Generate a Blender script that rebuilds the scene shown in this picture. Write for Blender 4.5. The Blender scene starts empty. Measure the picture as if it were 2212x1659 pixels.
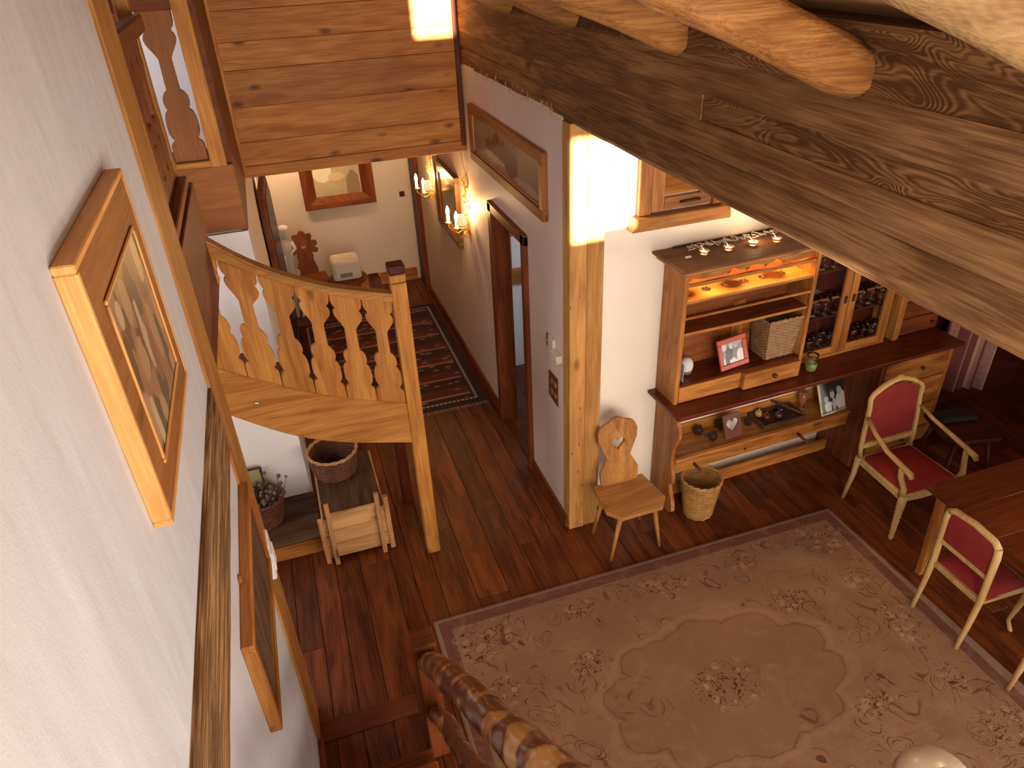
import bpy, bmesh, math, random
from mathutils import Vector, Matrix, noise
random.seed(7)
S = bpy.context.scene
COL = S.collection
PI = math.pi
R = math.radians

# ------------------------------------------------------------------ camera
cam_d = bpy.data.cameras.new('camera')
cam_d.sensor_width = 36.0
cam_d.lens = 36.0 * 1568.64 / 2212.0
cam_d.clip_start = 0.02
cam = bpy.data.objects.new('camera', cam_d)
COL.objects.link(cam)
cam.matrix_world = (Matrix.Translation((0, 0, 3.95))
                    @ Matrix.Rotation(-0.29585850, 4, 'Z') @ Matrix.Rotation(1.01347643, 4, 'X')
                    @ Matrix.Rotation(-0.04854773, 4, 'Z'))
S.camera = cam

# ------------------------------------------------------------------ world, sun, daylight, exposure
w = bpy.data.worlds.new('world'); S.world = w; w.use_nodes = True
w.node_tree.nodes['Background'].inputs[0].default_value = (0.62, 0.74, 1.0, 1)
w.node_tree.nodes['Background'].inputs[1].default_value = 1.0
S.view_settings.view_transform = 'Standard'
S.view_settings.look = 'None'
S.view_settings.exposure = 0.0
S.view_settings.gamma = 1.0
S.view_settings.use_curve_mapping = False

def light(name, kind, loc, energy, color, **k):
    d = bpy.data.lights.new(name, kind); d.energy = energy; d.color = color
    o = bpy.data.objects.new(name, d); COL.objects.link(o); o.location = loc
    tgt = k.pop('to', None)
    for a, v in k.items(): setattr(d, a, v)
    if tgt is not None:
        o.rotation_euler = (Vector(tgt) - Vector(loc)).to_track_quat('-Z', 'Y').to_euler()
    return o
SUN_DIR = Vector((0.20, 1.0, -0.05))
light('sun', 'SUN', (-1, -6, 4.5), 62.0, (1.0, 0.94, 0.84), angle=R(0.6), to=Vector((-1, -6, 4.5)) + SUN_DIR)
# daylight entering the big gable window behind the viewer, the side window and the stairwell window
light('gable_window_daylight', 'AREA', (2.9, -1.35, 1.05), 135.0, (1.0, 0.86, 0.70), shape='RECTANGLE', size=3.4, size_y=1.7, to=(2.9, 5, 0.9))
light('side_window_daylight', 'AREA', (6.3, 0.6, 1.1), 58.0, (1.0, 0.90, 0.80), shape='RECTANGLE', size=2.6, size_y=1.0, spread=R(105), to=(0, 1.4, 1.5))
light('loft_fill', 'AREA', (0.75, -1.3, 2.9), 104.0, (1.0, 0.86, 0.68), shape='RECTANGLE', size=.9, size_y=1.4, to=(1.3, 5, 2.7))  # fill light added to lift the beam and the corridor wall
light('loft_side_fill', 'AREA', (1.25, -.9, 2.2), 9.0, (0.70, 0.86, 1.0), shape='RECTANGLE', size=.6, size_y=1.2, to=(-.43, .9, 2.4))  # cool fill added to brighten the plastered left wall
light('camera_flash', 'SPOT', (0.10, 0.02, 3.90), 45.0, (0.92, 0.95, 1.0), spot_size=R(100), spot_blend=1.0, shadow_soft_size=.02, to=(1.7, 3.6, 1.2))
light('stair_window_daylight', 'AREA', (-2.1, 3.95, 2.0), 42.0, (1.0, 0.90, 0.86), shape='RECTANGLE', size=1.6, size_y=1.4, to=(1.5, 4.8, 1.3))
light('landing_window_daylight', 'AREA', (-1.9, 5.4, 3.7), 22.0, (.90, 0.93, 1.0), shape='RECTANGLE', size=1.2, size_y=.8, to=(-.4, 6.3, 3.3))

# ------------------------------------------------------------------ materials
def newmat(name):
    m = bpy.data.materials.new(name); m.use_nodes = True
    nt = m.node_tree; nt.nodes.clear()
    out = nt.nodes.new('ShaderNodeOutputMaterial'); b = nt.nodes.new('ShaderNodeBsdfPrincipled')
    nt.links.new(b.outputs[0], out.inputs[0])
    return m, nt, b
def N(nt, t, **k):
    n = nt.nodes.new(t)
    for a, v in k.items():
        if a.startswith('i_'):
            n.inputs[int(a[2:])].default_value = v
        else: setattr(n, a, v)
    return n
def math_n(nt, op, a, b=None, c=None, clamp=False):
    n = nt.nodes.new('ShaderNodeMath'); n.operation = op; n.use_clamp = clamp
    for i, v in enumerate((a, b, c)):
        if v is None: continue
        if hasattr(v, 'links') or hasattr(v, 'is_linked'): nt.links.new(v, n.inputs[i])
        else: n.inputs[i].default_value = v
    return n.outputs[0]
def mixc(nt, f, a, b):
    n = nt.nodes.new('ShaderNodeMix'); n.data_type = 'RGBA'
    for s, v in ((n.inputs[0], f), (n.inputs[6], a), (n.inputs[7], b)):
        if hasattr(v, 'is_linked'): nt.links.new(v, s)
        else: s.default_value = v if isinstance(v, float) else (*v[:3], 1)
    return n.outputs[2]
def plain(name, col, rough=0.6, metal=0.0, emit=None, estr=0.0, alpha=None, trans=0.0, ior=1.45, var=0.08, bump=0.0, bscale=60):
    m, nt, b = newmat(name)
    b.inputs['Roughness'].default_value = rough; b.inputs['Metallic'].default_value = metal
    b.inputs['IOR'].default_value = ior
    b.inputs['Transmission Weight'].default_value = trans
    tc = N(nt, 'ShaderNodeTexCoord'); nz = N(nt, 'ShaderNodeTexNoise'); nz.inputs['Scale'].default_value = bscale * 0.3; nz.inputs['Detail'].default_value = 4
    nt.links.new(tc.outputs['Object'], nz.inputs['Vector'])
    dark = [c * (1 - var * 2) for c in col]; lite = [min(1, c * (1 + var)) for c in col]
    c = mixc(nt, nz.outputs[0], dark, lite)
    nt.links.new(c, b.inputs['Base Color'])
    if emit:
        b.inputs['Emission Color'].default_value = (*emit, 1); b.inputs['Emission Strength'].default_value = estr
    if bump:
        n2 = N(nt, 'ShaderNodeTexNoise'); n2.inputs['Scale'].default_value = bscale; n2.inputs['Detail'].default_value = 5
        nt.links.new(tc.outputs['Object'], n2.inputs['Vector'])
        bp = N(nt, 'ShaderNodeBump'); bp.inputs['Strength'].default_value = bump; bp.inputs['Distance'].default_value = 0.01
        nt.links.new(n2.outputs[0], bp.inputs['Height']); nt.links.new(bp.outputs[0], b.inputs['Normal'])
    return m

def wood(name, c1, c2, axis='z', rough=0.5, knots=0.5, grain=1.0, scale=1.0, rnd=0.3, bump=0.25, stain=0.3, spec=0.5, coat=0.0, rings=0.0, nails=0.0):
    m, nt, b = newmat(name)
    b.inputs['Roughness'].default_value = rough
    b.inputs['Specular IOR Level'].default_value = spec
    b.inputs['Coat Weight'].default_value = coat; b.inputs['Coat Roughness'].default_value = 0.15
    tc = N(nt, 'ShaderNodeTexCoord'); oi = N(nt, 'ShaderNodeObjectInfo')
    off = N(nt, 'ShaderNodeVectorMath', operation='MULTIPLY_ADD')
    cr = N(nt, 'ShaderNodeCombineXYZ')
    for i, kk in enumerate((37.0, 91.0, 53.0)): nt.links.new(math_n(nt, 'MULTIPLY', oi.outputs['Random'], kk), cr.inputs[i])
    nt.links.new(tc.outputs['Object'], off.inputs[0]); off.inputs[1].default_value = (1, 1, 1); nt.links.new(cr.outputs[0], off.inputs[2])
    def mapped(al, ac):
        mp = N(nt, 'ShaderNodeMapping')
        mp.inputs['Scale'].default_value = tuple((al if a == axis else ac) * scale for a in 'xyz')
        nt.links.new(off.outputs[0], mp.inputs['Vector']); return mp.outputs[0]
    n1 = N(nt, 'ShaderNodeTexNoise'); n1.inputs['Scale'].default_value = 1.6; n1.inputs['Detail'].default_value = 5; n1.inputs['Distortion'].default_value = 1.2
    nt.links.new(mapped(0.9, 7.0), n1.inputs['Vector'])
    n2 = N(nt, 'ShaderNodeTexNoise'); n2.inputs['Scale'].default_value = 3.0; n2.inputs['Detail'].default_value = 6
    nt.links.new(mapped(1.5, 45.0), n2.inputs['Vector'])
    f = math_n(nt, 'ADD', math_n(nt, 'MULTIPLY_ADD', n1.outputs[0], 2.6, -1.3), math_n(nt, 'MULTIPLY_ADD', n2.outputs[0], 1.7 * grain, -.85 * grain))
    if rings:
        wv = N(nt, 'ShaderNodeTexNoise'); wv.inputs['Scale'].default_value = 1.1; wv.inputs['Detail'].default_value = 1.5; wv.inputs['Distortion'].default_value = 0.8
        nt.links.new(mapped(1.6, 6.0), wv.inputs['Vector'])
        sn = math_n(nt, 'SINE', math_n(nt, 'MULTIPLY', wv.outputs[0], 190.0))
        f = math_n(nt, 'ADD', f, math_n(nt, 'MULTIPLY', sn, rings))
    f = math_n(nt, 'MULTIPLY_ADD', f, 1.0, 0.5, clamp=True)
    c = mixc(nt, f, c2, c1)
    # larger mottled stain
    n3 = N(nt, 'ShaderNodeTexNoise'); n3.inputs['Scale'].default_value = 1.3; n3.inputs['Detail'].default_value = 3
    nt.links.new(mapped(0.8, 2.2), n3.inputs['Vector'])
    st = math_n(nt, 'MULTIPLY', math_n(nt, 'MULTIPLY_ADD', n3.outputs[0], 2.6, -1.05, clamp=True), stain)
    c = mixc(nt, st, c, [v * 0.42 for v in c2])
    if knots:
        vo = N(nt, 'ShaderNodeTexVoronoi'); vo.inputs['Scale'].default_value = 1.0
        nt.links.new(mapped(3.2, 7.5), vo.inputs['Vector'])
        sep = N(nt, 'ShaderNodeSeparateColor'); nt.links.new(vo.outputs['Color'], sep.inputs[0])
        keep = math_n(nt, 'GREATER_THAN', sep.outputs[0], 1.0 - 0.55 * knots)
        kd = math_n(nt, 'MULTIPLY_ADD', vo.outputs['Distance'], -7.2, 1.6, clamp=True)
        kf = math_n(nt, 'MULTIPLY', math_n(nt, 'MULTIPLY', kd, keep), 0.72)
        c = mixc(nt, kf, c, (0.045, 0.014, 0.006))
    if nails:
        vo = N(nt, 'ShaderNodeTexVoronoi'); vo.inputs['Scale'].default_value = 1.0
        nt.links.new(mapped(9.0, 22.0), vo.inputs['Vector'])
        sep = N(nt, 'ShaderNodeSeparateColor'); nt.links.new(vo.outputs['Color'], sep.inputs[0])
        keep = math_n(nt, 'GREATER_THAN', sep.outputs[1], 1.0 - 0.4 * nails)
        kd = math_n(nt, 'MULTIPLY_ADD', vo.outputs['Distance'], -10.0, 1.6, clamp=True)
        c = mixc(nt, math_n(nt, 'MULTIPLY', math_n(nt, 'MULTIPLY', kd, keep), 0.8), c, (0.05, 0.02, 0.01))
    tone = math_n(nt, 'MULTIPLY_ADD', oi.outputs['Random'], rnd, 1.0 - rnd * 0.5)
    vm = N(nt, 'ShaderNodeVectorMath', operation='SCALE'); nt.links.new(c, vm.inputs[0]); nt.links.new(tone, vm.inputs['Scale'])
    nt.links.new(vm.outputs[0], b.inputs['Base Color'])
    bp = N(nt, 'ShaderNodeBump'); bp.inputs['Strength'].default_value = bump; bp.inputs['Distance'].default_value = 0.006
    nt.links.new(f, bp.inputs['Height']); nt.links.new(bp.outputs[0], b.inputs['Normal'])
    return m

_W = {}
WOODS = {
    'pine':   dict(c1=(.52, .240, .055), c2=(.31, .112, .022), rough=.5, knots=.6, spec=.22),
    'panel':  dict(c1=(.64, .290, .080), c2=(.40, .140, .034), rough=.5, knots=1.5, rnd=.18, stain=.4, spec=.2, grain=1.3),
    'floor':  dict(c1=(.200, .052, .013), c2=(.066, .013, .004), rough=.32, knots=.8, rnd=.55, stain=.5, spec=.3),
    'beam':   dict(c1=(.330, .170, .070), c2=(.135, .058, .022), rough=.75, knots=.6, rnd=.12, bump=.6, stain=.75, spec=.15, grain=1.4),
    'beamd':  dict(c1=(.250, .125, .050), c2=(.085, .034, .012), rough=.78, knots=.3, rnd=.06, bump=.5, rings=.36, stain=.4, spec=.15),
    'rafter': dict(c1=(.43, .195, .058), c2=(.21, .078, .020), rough=.6, knots=.8, rnd=.15, bump=.5, spec=.2, stain=.5, rings=.10, grain=1.4),
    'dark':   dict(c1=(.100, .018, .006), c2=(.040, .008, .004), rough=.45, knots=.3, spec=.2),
    'maroon': dict(c1=(.22, .060, .019), c2=(.11, .026, .008), rough=.45, knots=.4, spec=.2),
    'post':   dict(c1=(.52, .275, .085), c2=(.34, .150, .040), rough=.6, knots=.25, nails=.8, bump=.4, spec=.2),
    'trimw':  dict(c1=(.50, .255, .070), c2=(.33, .125, .032), rough=.5, knots=.3, spec=.2, grain=1.5),
    'oldbeam': dict(c1=(.36, .20, .085), c2=(.12, .055, .020), rough=.8, knots=.1, bump=.8, grain=2.6, spec=.15),
    'dresser': dict(c1=(.56, .245, .056), c2=(.26, .082, .017), rough=.42, knots=.9, stain=.65, spec=.25),
    'counter': dict(c1=(.150, .028, .009), c2=(.070, .012, .005), rough=.25, knots=.2, spec=.3),
    'chairw': dict(c1=(.46, .320, .130), c2=(.33, .205, .075), rough=.5, knots=.0, stain=.1, spec=.25),
    'peasant': dict(c1=(.48, .235, .072), c2=(.27, .110, .030), rough=.5, knots=.5, spec=.2),
    'table':  dict(c1=(.17, .040, .012), c2=(.085, .017, .006), rough=.25, knots=.2, spec=.3),
    'sledge': dict(c1=(.62, .36, .16), c2=(.38, .18, .065), rough=.6, knots=.9, spec=.2),
    'ramp':   dict(c1=(.135, .068, .034), c2=(.060, .024, .011), rough=.6, knots=.3, spec=.2),
    'pale':   dict(c1=(.70, .38, .13), c2=(.52, .24, .070), rough=.5, knots=.2, spec=.2),
    'plate':  dict(c1=(.32, .125, .036), c2=(.23, .080, .022), rough=.5, knots=.4, rnd=.05, spec=.2),
    'palelog': dict(c1=(.30, .180, .078), c2=(.17, .090, .036), rough=.65, knots=.5, rnd=.1, bump=.4, spec=.2, rings=.10),
    'backw':  dict(c1=(.30, .095, .025), c2=(.15, .038, .010), rough=.5, knots=.5, spec=.2),
    'top':    dict(c1=(.22, .105, .045), c2=(.13, .052, .020), rough=.6, knots=.2, spec=.2),
    'ceil':   dict(c1=(.62, .36, .17), c2=(.42, .20, .08), rough=.7, knots=.4, spec=.15),
}
def W(kind, axis='z'):
    if (kind, axis) not in _W:
        _W[(kind, axis)] = wood('wood_%s_%s' % (kind, axis), axis=axis, **WOODS[kind])
    return _W[(kind, axis)]

def plaster(name, col, bump=0.35, sc=6.0):
    m, nt, b = newmat(name)
    b.inputs['Roughness'].default_value = 0.55; b.inputs['Specular IOR Level'].default_value = 0.35
    tc = N(nt, 'ShaderNodeTexCoord')
    n1 = N(nt, 'ShaderNodeTexNoise'); n1.inputs['Scale'].default_value = sc; n1.inputs['Detail'].default_value = 3
    mp = N(nt, 'ShaderNodeMapping'); mp.inputs['Scale'].default_value = (1, 1, 0.35); nt.links.new(tc.outputs['Object'], mp.inputs['Vector'])
    nt.links.new(mp.outputs[0], n1.inputs['Vector'])
    n2 = N(nt, 'ShaderNodeTexNoise'); n2.inputs['Scale'].default_value = 140; n2.inputs['Detail'].default_value = 3
    nt.links.new(tc.outputs['Object'], n2.inputs['Vector'])
    c = mixc(nt, n1.outputs[0], [v * .93 for v in col], [min(1, v * 1.05) for v in col]); nt.links.new(c, b.inputs['Base Color'])
    h = math_n(nt, 'ADD', n1.outputs[0], math_n(nt, 'MULTIPLY', n2.outputs[0], .04))
    bp = N(nt, 'ShaderNodeBump'); bp.inputs['Strength'].default_value = bump; bp.inputs['Distance'].default_value = 0.03
    nt.links.new(h, bp.inputs['Height']); nt.links.new(bp.outputs[0], b.inputs['Normal'])
    return m
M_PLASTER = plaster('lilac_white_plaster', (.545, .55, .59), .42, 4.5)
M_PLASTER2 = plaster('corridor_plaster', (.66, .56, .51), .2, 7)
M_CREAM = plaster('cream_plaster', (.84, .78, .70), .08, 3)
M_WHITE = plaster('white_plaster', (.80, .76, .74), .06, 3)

def shapes_mat(name, bg, blobs, rough=.4, nz=.25, nscale=9, axes=(0, 2), spec=.5):
    """flat print: soft ellipses (cu, cv, ru, rv, colour) painted over bg in the object's own plane, in metres"""
    m, nt, b = newmat(name); b.inputs['Roughness'].default_value = rough; b.inputs['Specular IOR Level'].default_value = spec
    tc = N(nt, 'ShaderNodeTexCoord'); sp = N(nt, 'ShaderNodeSeparateXYZ'); nt.links.new(tc.outputs['Object'], sp.inputs[0])
    no = N(nt, 'ShaderNodeTexNoise'); no.inputs['Scale'].default_value = nscale; no.inputs['Detail'].default_value = 5
    nt.links.new(tc.outputs['Object'], no.inputs['Vector'])
    jit = math_n(nt, 'MULTIPLY_ADD', no.outputs[0], nz * 4, -nz * 2)
    c = mixc(nt, no.outputs[0], [v * .7 for v in bg], [min(1, v * 1.25) for v in bg])
    for cu, cv, ru, rv, col in blobs:
        u = math_n(nt, 'DIVIDE', math_n(nt, 'SUBTRACT', sp.outputs[axes[0]], cu), ru)
        v = math_n(nt, 'DIVIDE', math_n(nt, 'SUBTRACT', sp.outputs[axes[1]], cv), rv)
        d = math_n(nt, 'ADD', math_n(nt, 'ADD', math_n(nt, 'POWER', math_n(nt, 'ABSOLUTE', u), 2.0), math_n(nt, 'POWER', math_n(nt, 'ABSOLUTE', v), 2.0)), jit)
        f = math_n(nt, 'MULTIPLY_ADD', d, -6.0, 6.5, clamp=True)
        c = mixc(nt, f, c, col)
    nt.links.new(c, b.inputs['Base Color'])
    return m

# ------------------------------------------------------------------ mesh helper
class B:
    def __init__(s, T=None): s.bm = bmesh.new(); s.T = T
    def _v(s, p):
        p = Vector(p); return s.bm.verts.new(s.T @ p if s.T else p)
    def face(s, vs, sm=False):
        try:
            f = s.bm.faces.new(vs); f.smooth = sm; return f
        except ValueError: return None
    def box(s, x0, x1, y0, y1, z0, z1):
        v = [s._v((x, y, z)) for z in (z0, z1) for y in (y0, y1) for x in (x0, x1)]
        for q in ((0, 2, 3, 1), (4, 5, 7, 6), (0, 1, 5, 4), (2, 6, 7, 3), (0, 4, 6, 2), (1, 3, 7, 5)): s.face([v[i] for i in q])
        return s
    def bar(s, p0, p1, w, h, up=(0, 0, 1), w1=None, h1=None):
        p0, p1 = Vector(p0), Vector(p1); d = (p1 - p0).normalized(); up = Vector(up)
        x = d.cross(up)
        if x.length < 1e-4: x = d.cross(Vector((1, 0, 0)))
        x.normalize(); y = x.cross(d).normalized(); w1 = w if w1 is None else w1; h1 = h if h1 is None else h1
        a = [s._v(p + x * sx * ww / 2 + y * sy * hh / 2) for p, ww, hh in ((p0, w, h), (p1, w1, h1)) for sx, sy in ((-1, -1), (1, -1), (1, 1), (-1, 1))]
        s.face(a[3::-1]); s.face(a[4:8])
        for i in range(4): s.face([a[i], a[(i + 1) % 4], a[4 + (i + 1) % 4], a[4 + i]])
        return s
    def tube(s, pts, rad, n=10, cap=True, sq=(1, 1)):
        pts = [Vector(p) for p in pts]; m = len(pts); rings = []
        if not hasattr(rad, '__len__'): rad = [rad] * m
        prev = None
        for i, p in enumerate(pts):
            d = (pts[min(i + 1, m - 1)] - pts[max(i - 1, 0)]).normalized()
            if prev is None: prev = d.cross(Vector((0, 0, 1)) if abs(d.z) < .9 else Vector((1, 0, 0))).normalized()
            x = (prev - d * prev.dot(d)).normalized(); y = d.cross(x); prev = x
            rings.append([s._v(p + (x * math.cos(a) * sq[0] + y * math.sin(a) * sq[1]) * rad[i]) for a in [2 * PI * k / n for k in range(n)]])
        for i in range(m - 1):
            for k in range(n): s.face([rings[i][k], rings[i][(k + 1) % n], rings[i + 1][(k + 1) % n], rings[i + 1][k]], True)
        if cap: s.face(rings[0][::-1]); s.face(rings[-1])
        return s
    def lathe(s, prof, c=(0, 0, 0), n=20, cap=True):
        c = Vector(c); rings = [[s._v(c + Vector((r * math.cos(2 * PI * k / n), r * math.sin(2 * PI * k / n), z))) for k in range(n)] for r, z in prof]
        for i in range(len(rings) - 1):
            for k in range(n): s.face([rings[i][k], rings[i][(k + 1) % n], rings[i + 1][(k + 1) % n], rings[i + 1][k]], True)
        if cap: s.face(rings[0][::-1]); s.face(rings[-1])
        return s
    def prism(s, poly, f0, f1):
        """poly: 2-D points; f0, f1 map (a, b) to the front and back 3-D point"""
        a = [s._v(f0(*p)) for p in poly]; b = [s._v(f1(*p)) for p in poly]; n = len(poly)
        s.face(a); s.face(b[::-1])
        for i in range(n): s.face([a[(i + 1) % n], a[i], b[i], b[(i + 1) % n]])
        return s
    def ball(s, c, r, n=10, m=7, sc=(1, 1, 1)):
        c = Vector(c)
        rings = [[s._v(c + Vector((r * sc[0] * math.sin(t) * math.cos(2 * PI * k / n), r * sc[1] * math.sin(t) * math.sin(2 * PI * k / n), r * sc[2] * math.cos(t)))) for k in range(n)]
                 for t in [PI * (i + .02) / (m + .04) if i < m else PI * .999 for i in range(m + 1)]]
        for i in range(m):
            for k in range(n): s.face([rings[i][k], rings[i + 1][k], rings[i + 1][(k + 1) % n], rings[i][(k + 1) % n]], True)
        s.face(rings[0]); s.face(rings[-1][::-1])
        return s
    def grid(s, nx, ny, f, flip=False):
        v = [[s._v(f(i / nx, j / ny)) for i in range(nx + 1)] for j in range(ny + 1)]
        for j in range(ny):
            for i in range(nx):
                q = [v[j][i], v[j][i + 1], v[j + 1][i + 1], v[j + 1][i]]
                s.face(q[::-1] if flip else q, True)
        return s
    def build(s, name, mat, parent=None, bevel=0.0, label=None, cat=None, group=None, kind=None, solid=0.0, recalc=True, seg=1, origin=None):
        if recalc: bmesh.ops.recalc_face_normals(s.bm, faces=s.bm.faces[:])
        off = Vector((0, 0, 0)); p = parent
        while p is not None: off += p.location; p = p.parent
        if origin is not None: off = off + Vector(origin)
        for v in s.bm.verts: v.co -= off
        me = bpy.data.meshes.new(name); s.bm.to_mesh(me); s.bm.free(); me.materials.append(mat)
        o = bpy.data.objects.new(name, me); COL.objects.link(o)
        if origin is not None: o.location = origin
        if parent is not None: o.parent = parent
        if solid:
            md = o.modifiers.new('thickness', 'SOLIDIFY'); md.thickness = solid; md.offset = 0
        if bevel:
            md = o.modifiers.new('bevel', 'BEVEL'); md.width = bevel; md.segments = seg; md.limit_method = 'ANGLE'
        tag(o, label, cat, group, kind); return o
def tag(o, label=None, cat=None, group=None, kind=None):
    for k, v in (('label', label), ('category', cat), ('group', group), ('kind', kind)):
        if v: o[k] = v
def thing(name, label, cat, loc=(0, 0, 0), group=None, kind=None):
    o = bpy.data.objects.new(name, None); COL.objects.link(o); o.location = loc; o.empty_display_size = .05
    tag(o, label, cat, group, kind); return o
def dup(o, loc=None, rotz=None, label=None, parent=None):
    c = o.copy(); COL.objects.link(c)
    if parent is not None: c.parent = parent
    for ch in list(o.children): dup(ch, parent=c)
    if loc is not None: c.location = loc
    if rotz is not None: c.rotation_euler = (0, 0, rotz)
    if label: c['label'] = label
    return c
ST = 'structure'
def bx(name, mat, x0, x1, y0, y1, z0, z1, parent=None, bevel=0.0, **k):
    return B().box(x0, x1, y0, y1, z0, z1).build(name, mat, parent, bevel=bevel, **k)

# dresser wall frame: u along the wall, v out of the wall into the room, z up
TA = R(2.3)
TD = Matrix.Translation((2.34, 4.07, 0)) @ Matrix.Rotation(TA, 4, 'Z') @ Matrix.Scale(-1, 4, (0, 1, 0))
def D(u, v, z): return TD @ Vector((u, v, z))
def dbx(name, mat, u0, u1, v0, v1, z0, z1, parent=None, bevel=0.0, **k):
    return B(TD).box(u0, u1, v0, v1, z0, z1).build(name, mat, parent, bevel=bevel, **k)
def roof_z(x): return 3.72 + 0.435 * (1.588 - x)

# ================================================================== the setting
# ---- floor: a dark sub-floor with single boards
fl = bx('floor', W('dark', 'y'), -2.2, 6.4, -1.5, 9.4, -0.06, -0.022, kind=ST)
x = -2.2; first = {}
rr = random.Random(3)
while x < 6.4:
    wd = rr.choice((.135, .155, .175, .2, .225))
    cuts = [-1.5, rr.uniform(.8, 2.2), rr.uniform(3.3, 4.6), rr.uniform(5.6, 7.0), 9.4]
    for a, b_ in zip(cuts, cuts[1:]):
        B().box(x + .0018, x + wd - .0018, a + .0015, b_ - .0015, -0.024, 0).build('floorboard', W('floor', 'y'), fl, bevel=.0015)
    x += wd

# ---- left wall with corner post, inset beam
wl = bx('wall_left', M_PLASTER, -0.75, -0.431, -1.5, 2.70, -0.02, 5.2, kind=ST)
bx('corner_board', W('trimw', 'z'), -0.62, -0.420, 2.68, 3.01, 0.0, 5.0, kind=None, parent=wl, bevel=.012)
def wavy_bar(name, mat, parent, x0, x1, y0, y1, z0, z1, axis, amp, n=26, seed=0, bevel=0.0, m=5, crn=.0, **k):
    """squared timber with a slightly uneven surface; long axis 'x' or 'y'"""
    b = B(); L0, L1 = (y0, y1) if axis == 'y' else (x0, x1)
    per = []
    for i in range(m): per.append((i / m, 0))
    for i in range(m): per.append((1, i / m))
    for i in range(m): per.append((1 - i / m, 1))
    for i in range(m): per.append((0, 1 - i / m))
    rings = []
    for i in range(n + 1):
        t = L0 + (L1 - L0) * i / n; ring = []
        for (a, c) in per:
            rc = 1.0 - crn * (abs(a - .5) * 2) ** 8 * (abs(c - .5) * 2) ** 8
            aa, cc = .5 + (a - .5) * rc, .5 + (c - .5) * rc
            if axis == 'y': p = Vector((x0 + (x1 - x0) * aa, t, z0 + (z1 - z0) * cc))
            else: p = Vector((t, y0 + (y1 - y0) * aa, z0 + (z1 - z0) * cc))
            q = Vector((p.x * 3, p.y * 3, p.z * 3 + seed * 9.1))
            p += Vector(noise.noise_vector(q)) * amp + Vector(noise.noise_vector(q * 4)) * amp * .35
            ring.append(b._v(p))
        rings.append(ring)
    k_ = len(per)
    for i in range(n):
        for j in range(k_): b.face([rings[i][j], rings[i][(j + 1) % k_], rings[i + 1][(j + 1) % k_], rings[i + 1][j]])
    b.face(rings[0][::-1]); b.face(rings[-1])
    return b.build(name, mat, parent, bevel=bevel, **k)
o = wavy_bar('inset_beam', W('oldbeam', 'y'), wl, -.52, -.417, -1.45, 2.68, 2.175, 2.475, 'y', .004, n=60, seed=2)
bx('baseboard_left', W('maroon', 'y'), -.431, -.40, -1.5, 2.7, 0, .12, kind=ST, bevel=.006)

# ---- corridor wall with door opening, corner post
wr = bx('wall_right', M_PLASTER2, 1.589, 1.70, 3.99, 4.715, -.02, 3.06, kind=ST)
bx('wall_section', M_PLASTER2, 1.589, 1.70, 5.53, 9.3, -.02, 3.06, parent=wr)
bx('wall_section', M_PLASTER2, 1.589, 1.70, 4.715, 5.53, 2.08, 3.06, parent=wr)
tr = thing('trim_1', None, None, kind=ST)
bx('post_board', W('post', 'z'), 1.588, 1.703, 3.872, 3.99, 0, 3.03, tr, bevel=.004)
bx('post_board', W('post', 'z'), 1.706, 1.822, 3.878, 3.99, 0, 3.03, tr, bevel=.004)
bx('baseboard_right', W('maroon', 'y'), 1.567, 1.589, 3.90, 4.67, 0, .11, kind=ST, bevel=.005)
bx('baseboard_right', W('maroon', 'y'), 1.567, 1.589, 5.60, 8.62, 0, .11, kind=ST, bevel=.005)

# door 1: frame round an opening, leaf swung into the room beyond
d1 = thing('door_1', None, None, kind=ST)
dk = W('maroon', 'z')
bx('door_frame', dk, 1.555, 1.715, 4.665, 4.745, 0, 2.11, d1, bevel=.008)
bx('door_frame', dk, 1.555, 1.715, 5.47, 5.565, 0, 2.11, d1, bevel=.008)
bx('door_frame', W('maroon', 'y'), 1.555, 1.715, 4.665, 5.565, 2.03, 2.115, d1, bevel=.008)
bx('threshold', W('counter', 'y'), 1.589, 1.715, 4.745, 5.47, 0, .012, d1, bevel=.003)
leaf = bx('door_leaf', dk, 1.72, 2.38, 4.70, 4.74, .01, 2.03, d1, bevel=.004)
B().tube([(2.30, 4.74, 1.0), (2.30, 4.785, 1.0), (2.20, 4.785, 1.0)], .009).build('door_handle', plain('dull_brass', (.45, .33, .14), .35, 1.0), leaf)
# the room seen through it
bx('wall_back', M_WHITE, 1.84, 6.4, 6.4, 6.55, -.02, 3.0, kind=ST)
w3 = thing('window_3', None, None, kind=ST)
bx('window_frame', W('dresser', 'x'), 1.9, 2.75, 6.36, 6.40, .95, 1.12, w3, bevel=.008)
bx('window_frame', W('dresser', 'x'), 1.9, 2.75, 6.36, 6.40, 1.46, 1.60, w3, bevel=.008)
bx('window_frame', W('dresser', 'z'), 1.9, 2.0, 6.36, 6.40, 1.12, 1.46, w3, bevel=.008)
light('far_room_window_daylight', 'AREA', (3.2, 5.4, 1.9), 14, (.80, .88, 1.0), shape='RECTANGLE', size=1.0, size_y=.8, to=(2.2, 6.3, 1.0))

# ---- dining wall
wd_ = dbx('wall_dining', M_CREAM, -.56, 2.70, -.16, 0, -.02, 3.3, kind=ST)
dbx('wall_dining_corner', W('dark', 'x'), 2.70, 4.2, -.16, 0, -.02, 3.3, kind=ST)  # dark wood instead of cream plaster puts the corner's shade into the colour
dbx('baseboard_dining', W('dresser', 'x'), -.52, -.02, 0, .018, 0, .10, kind=ST, bevel=.004)

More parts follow.
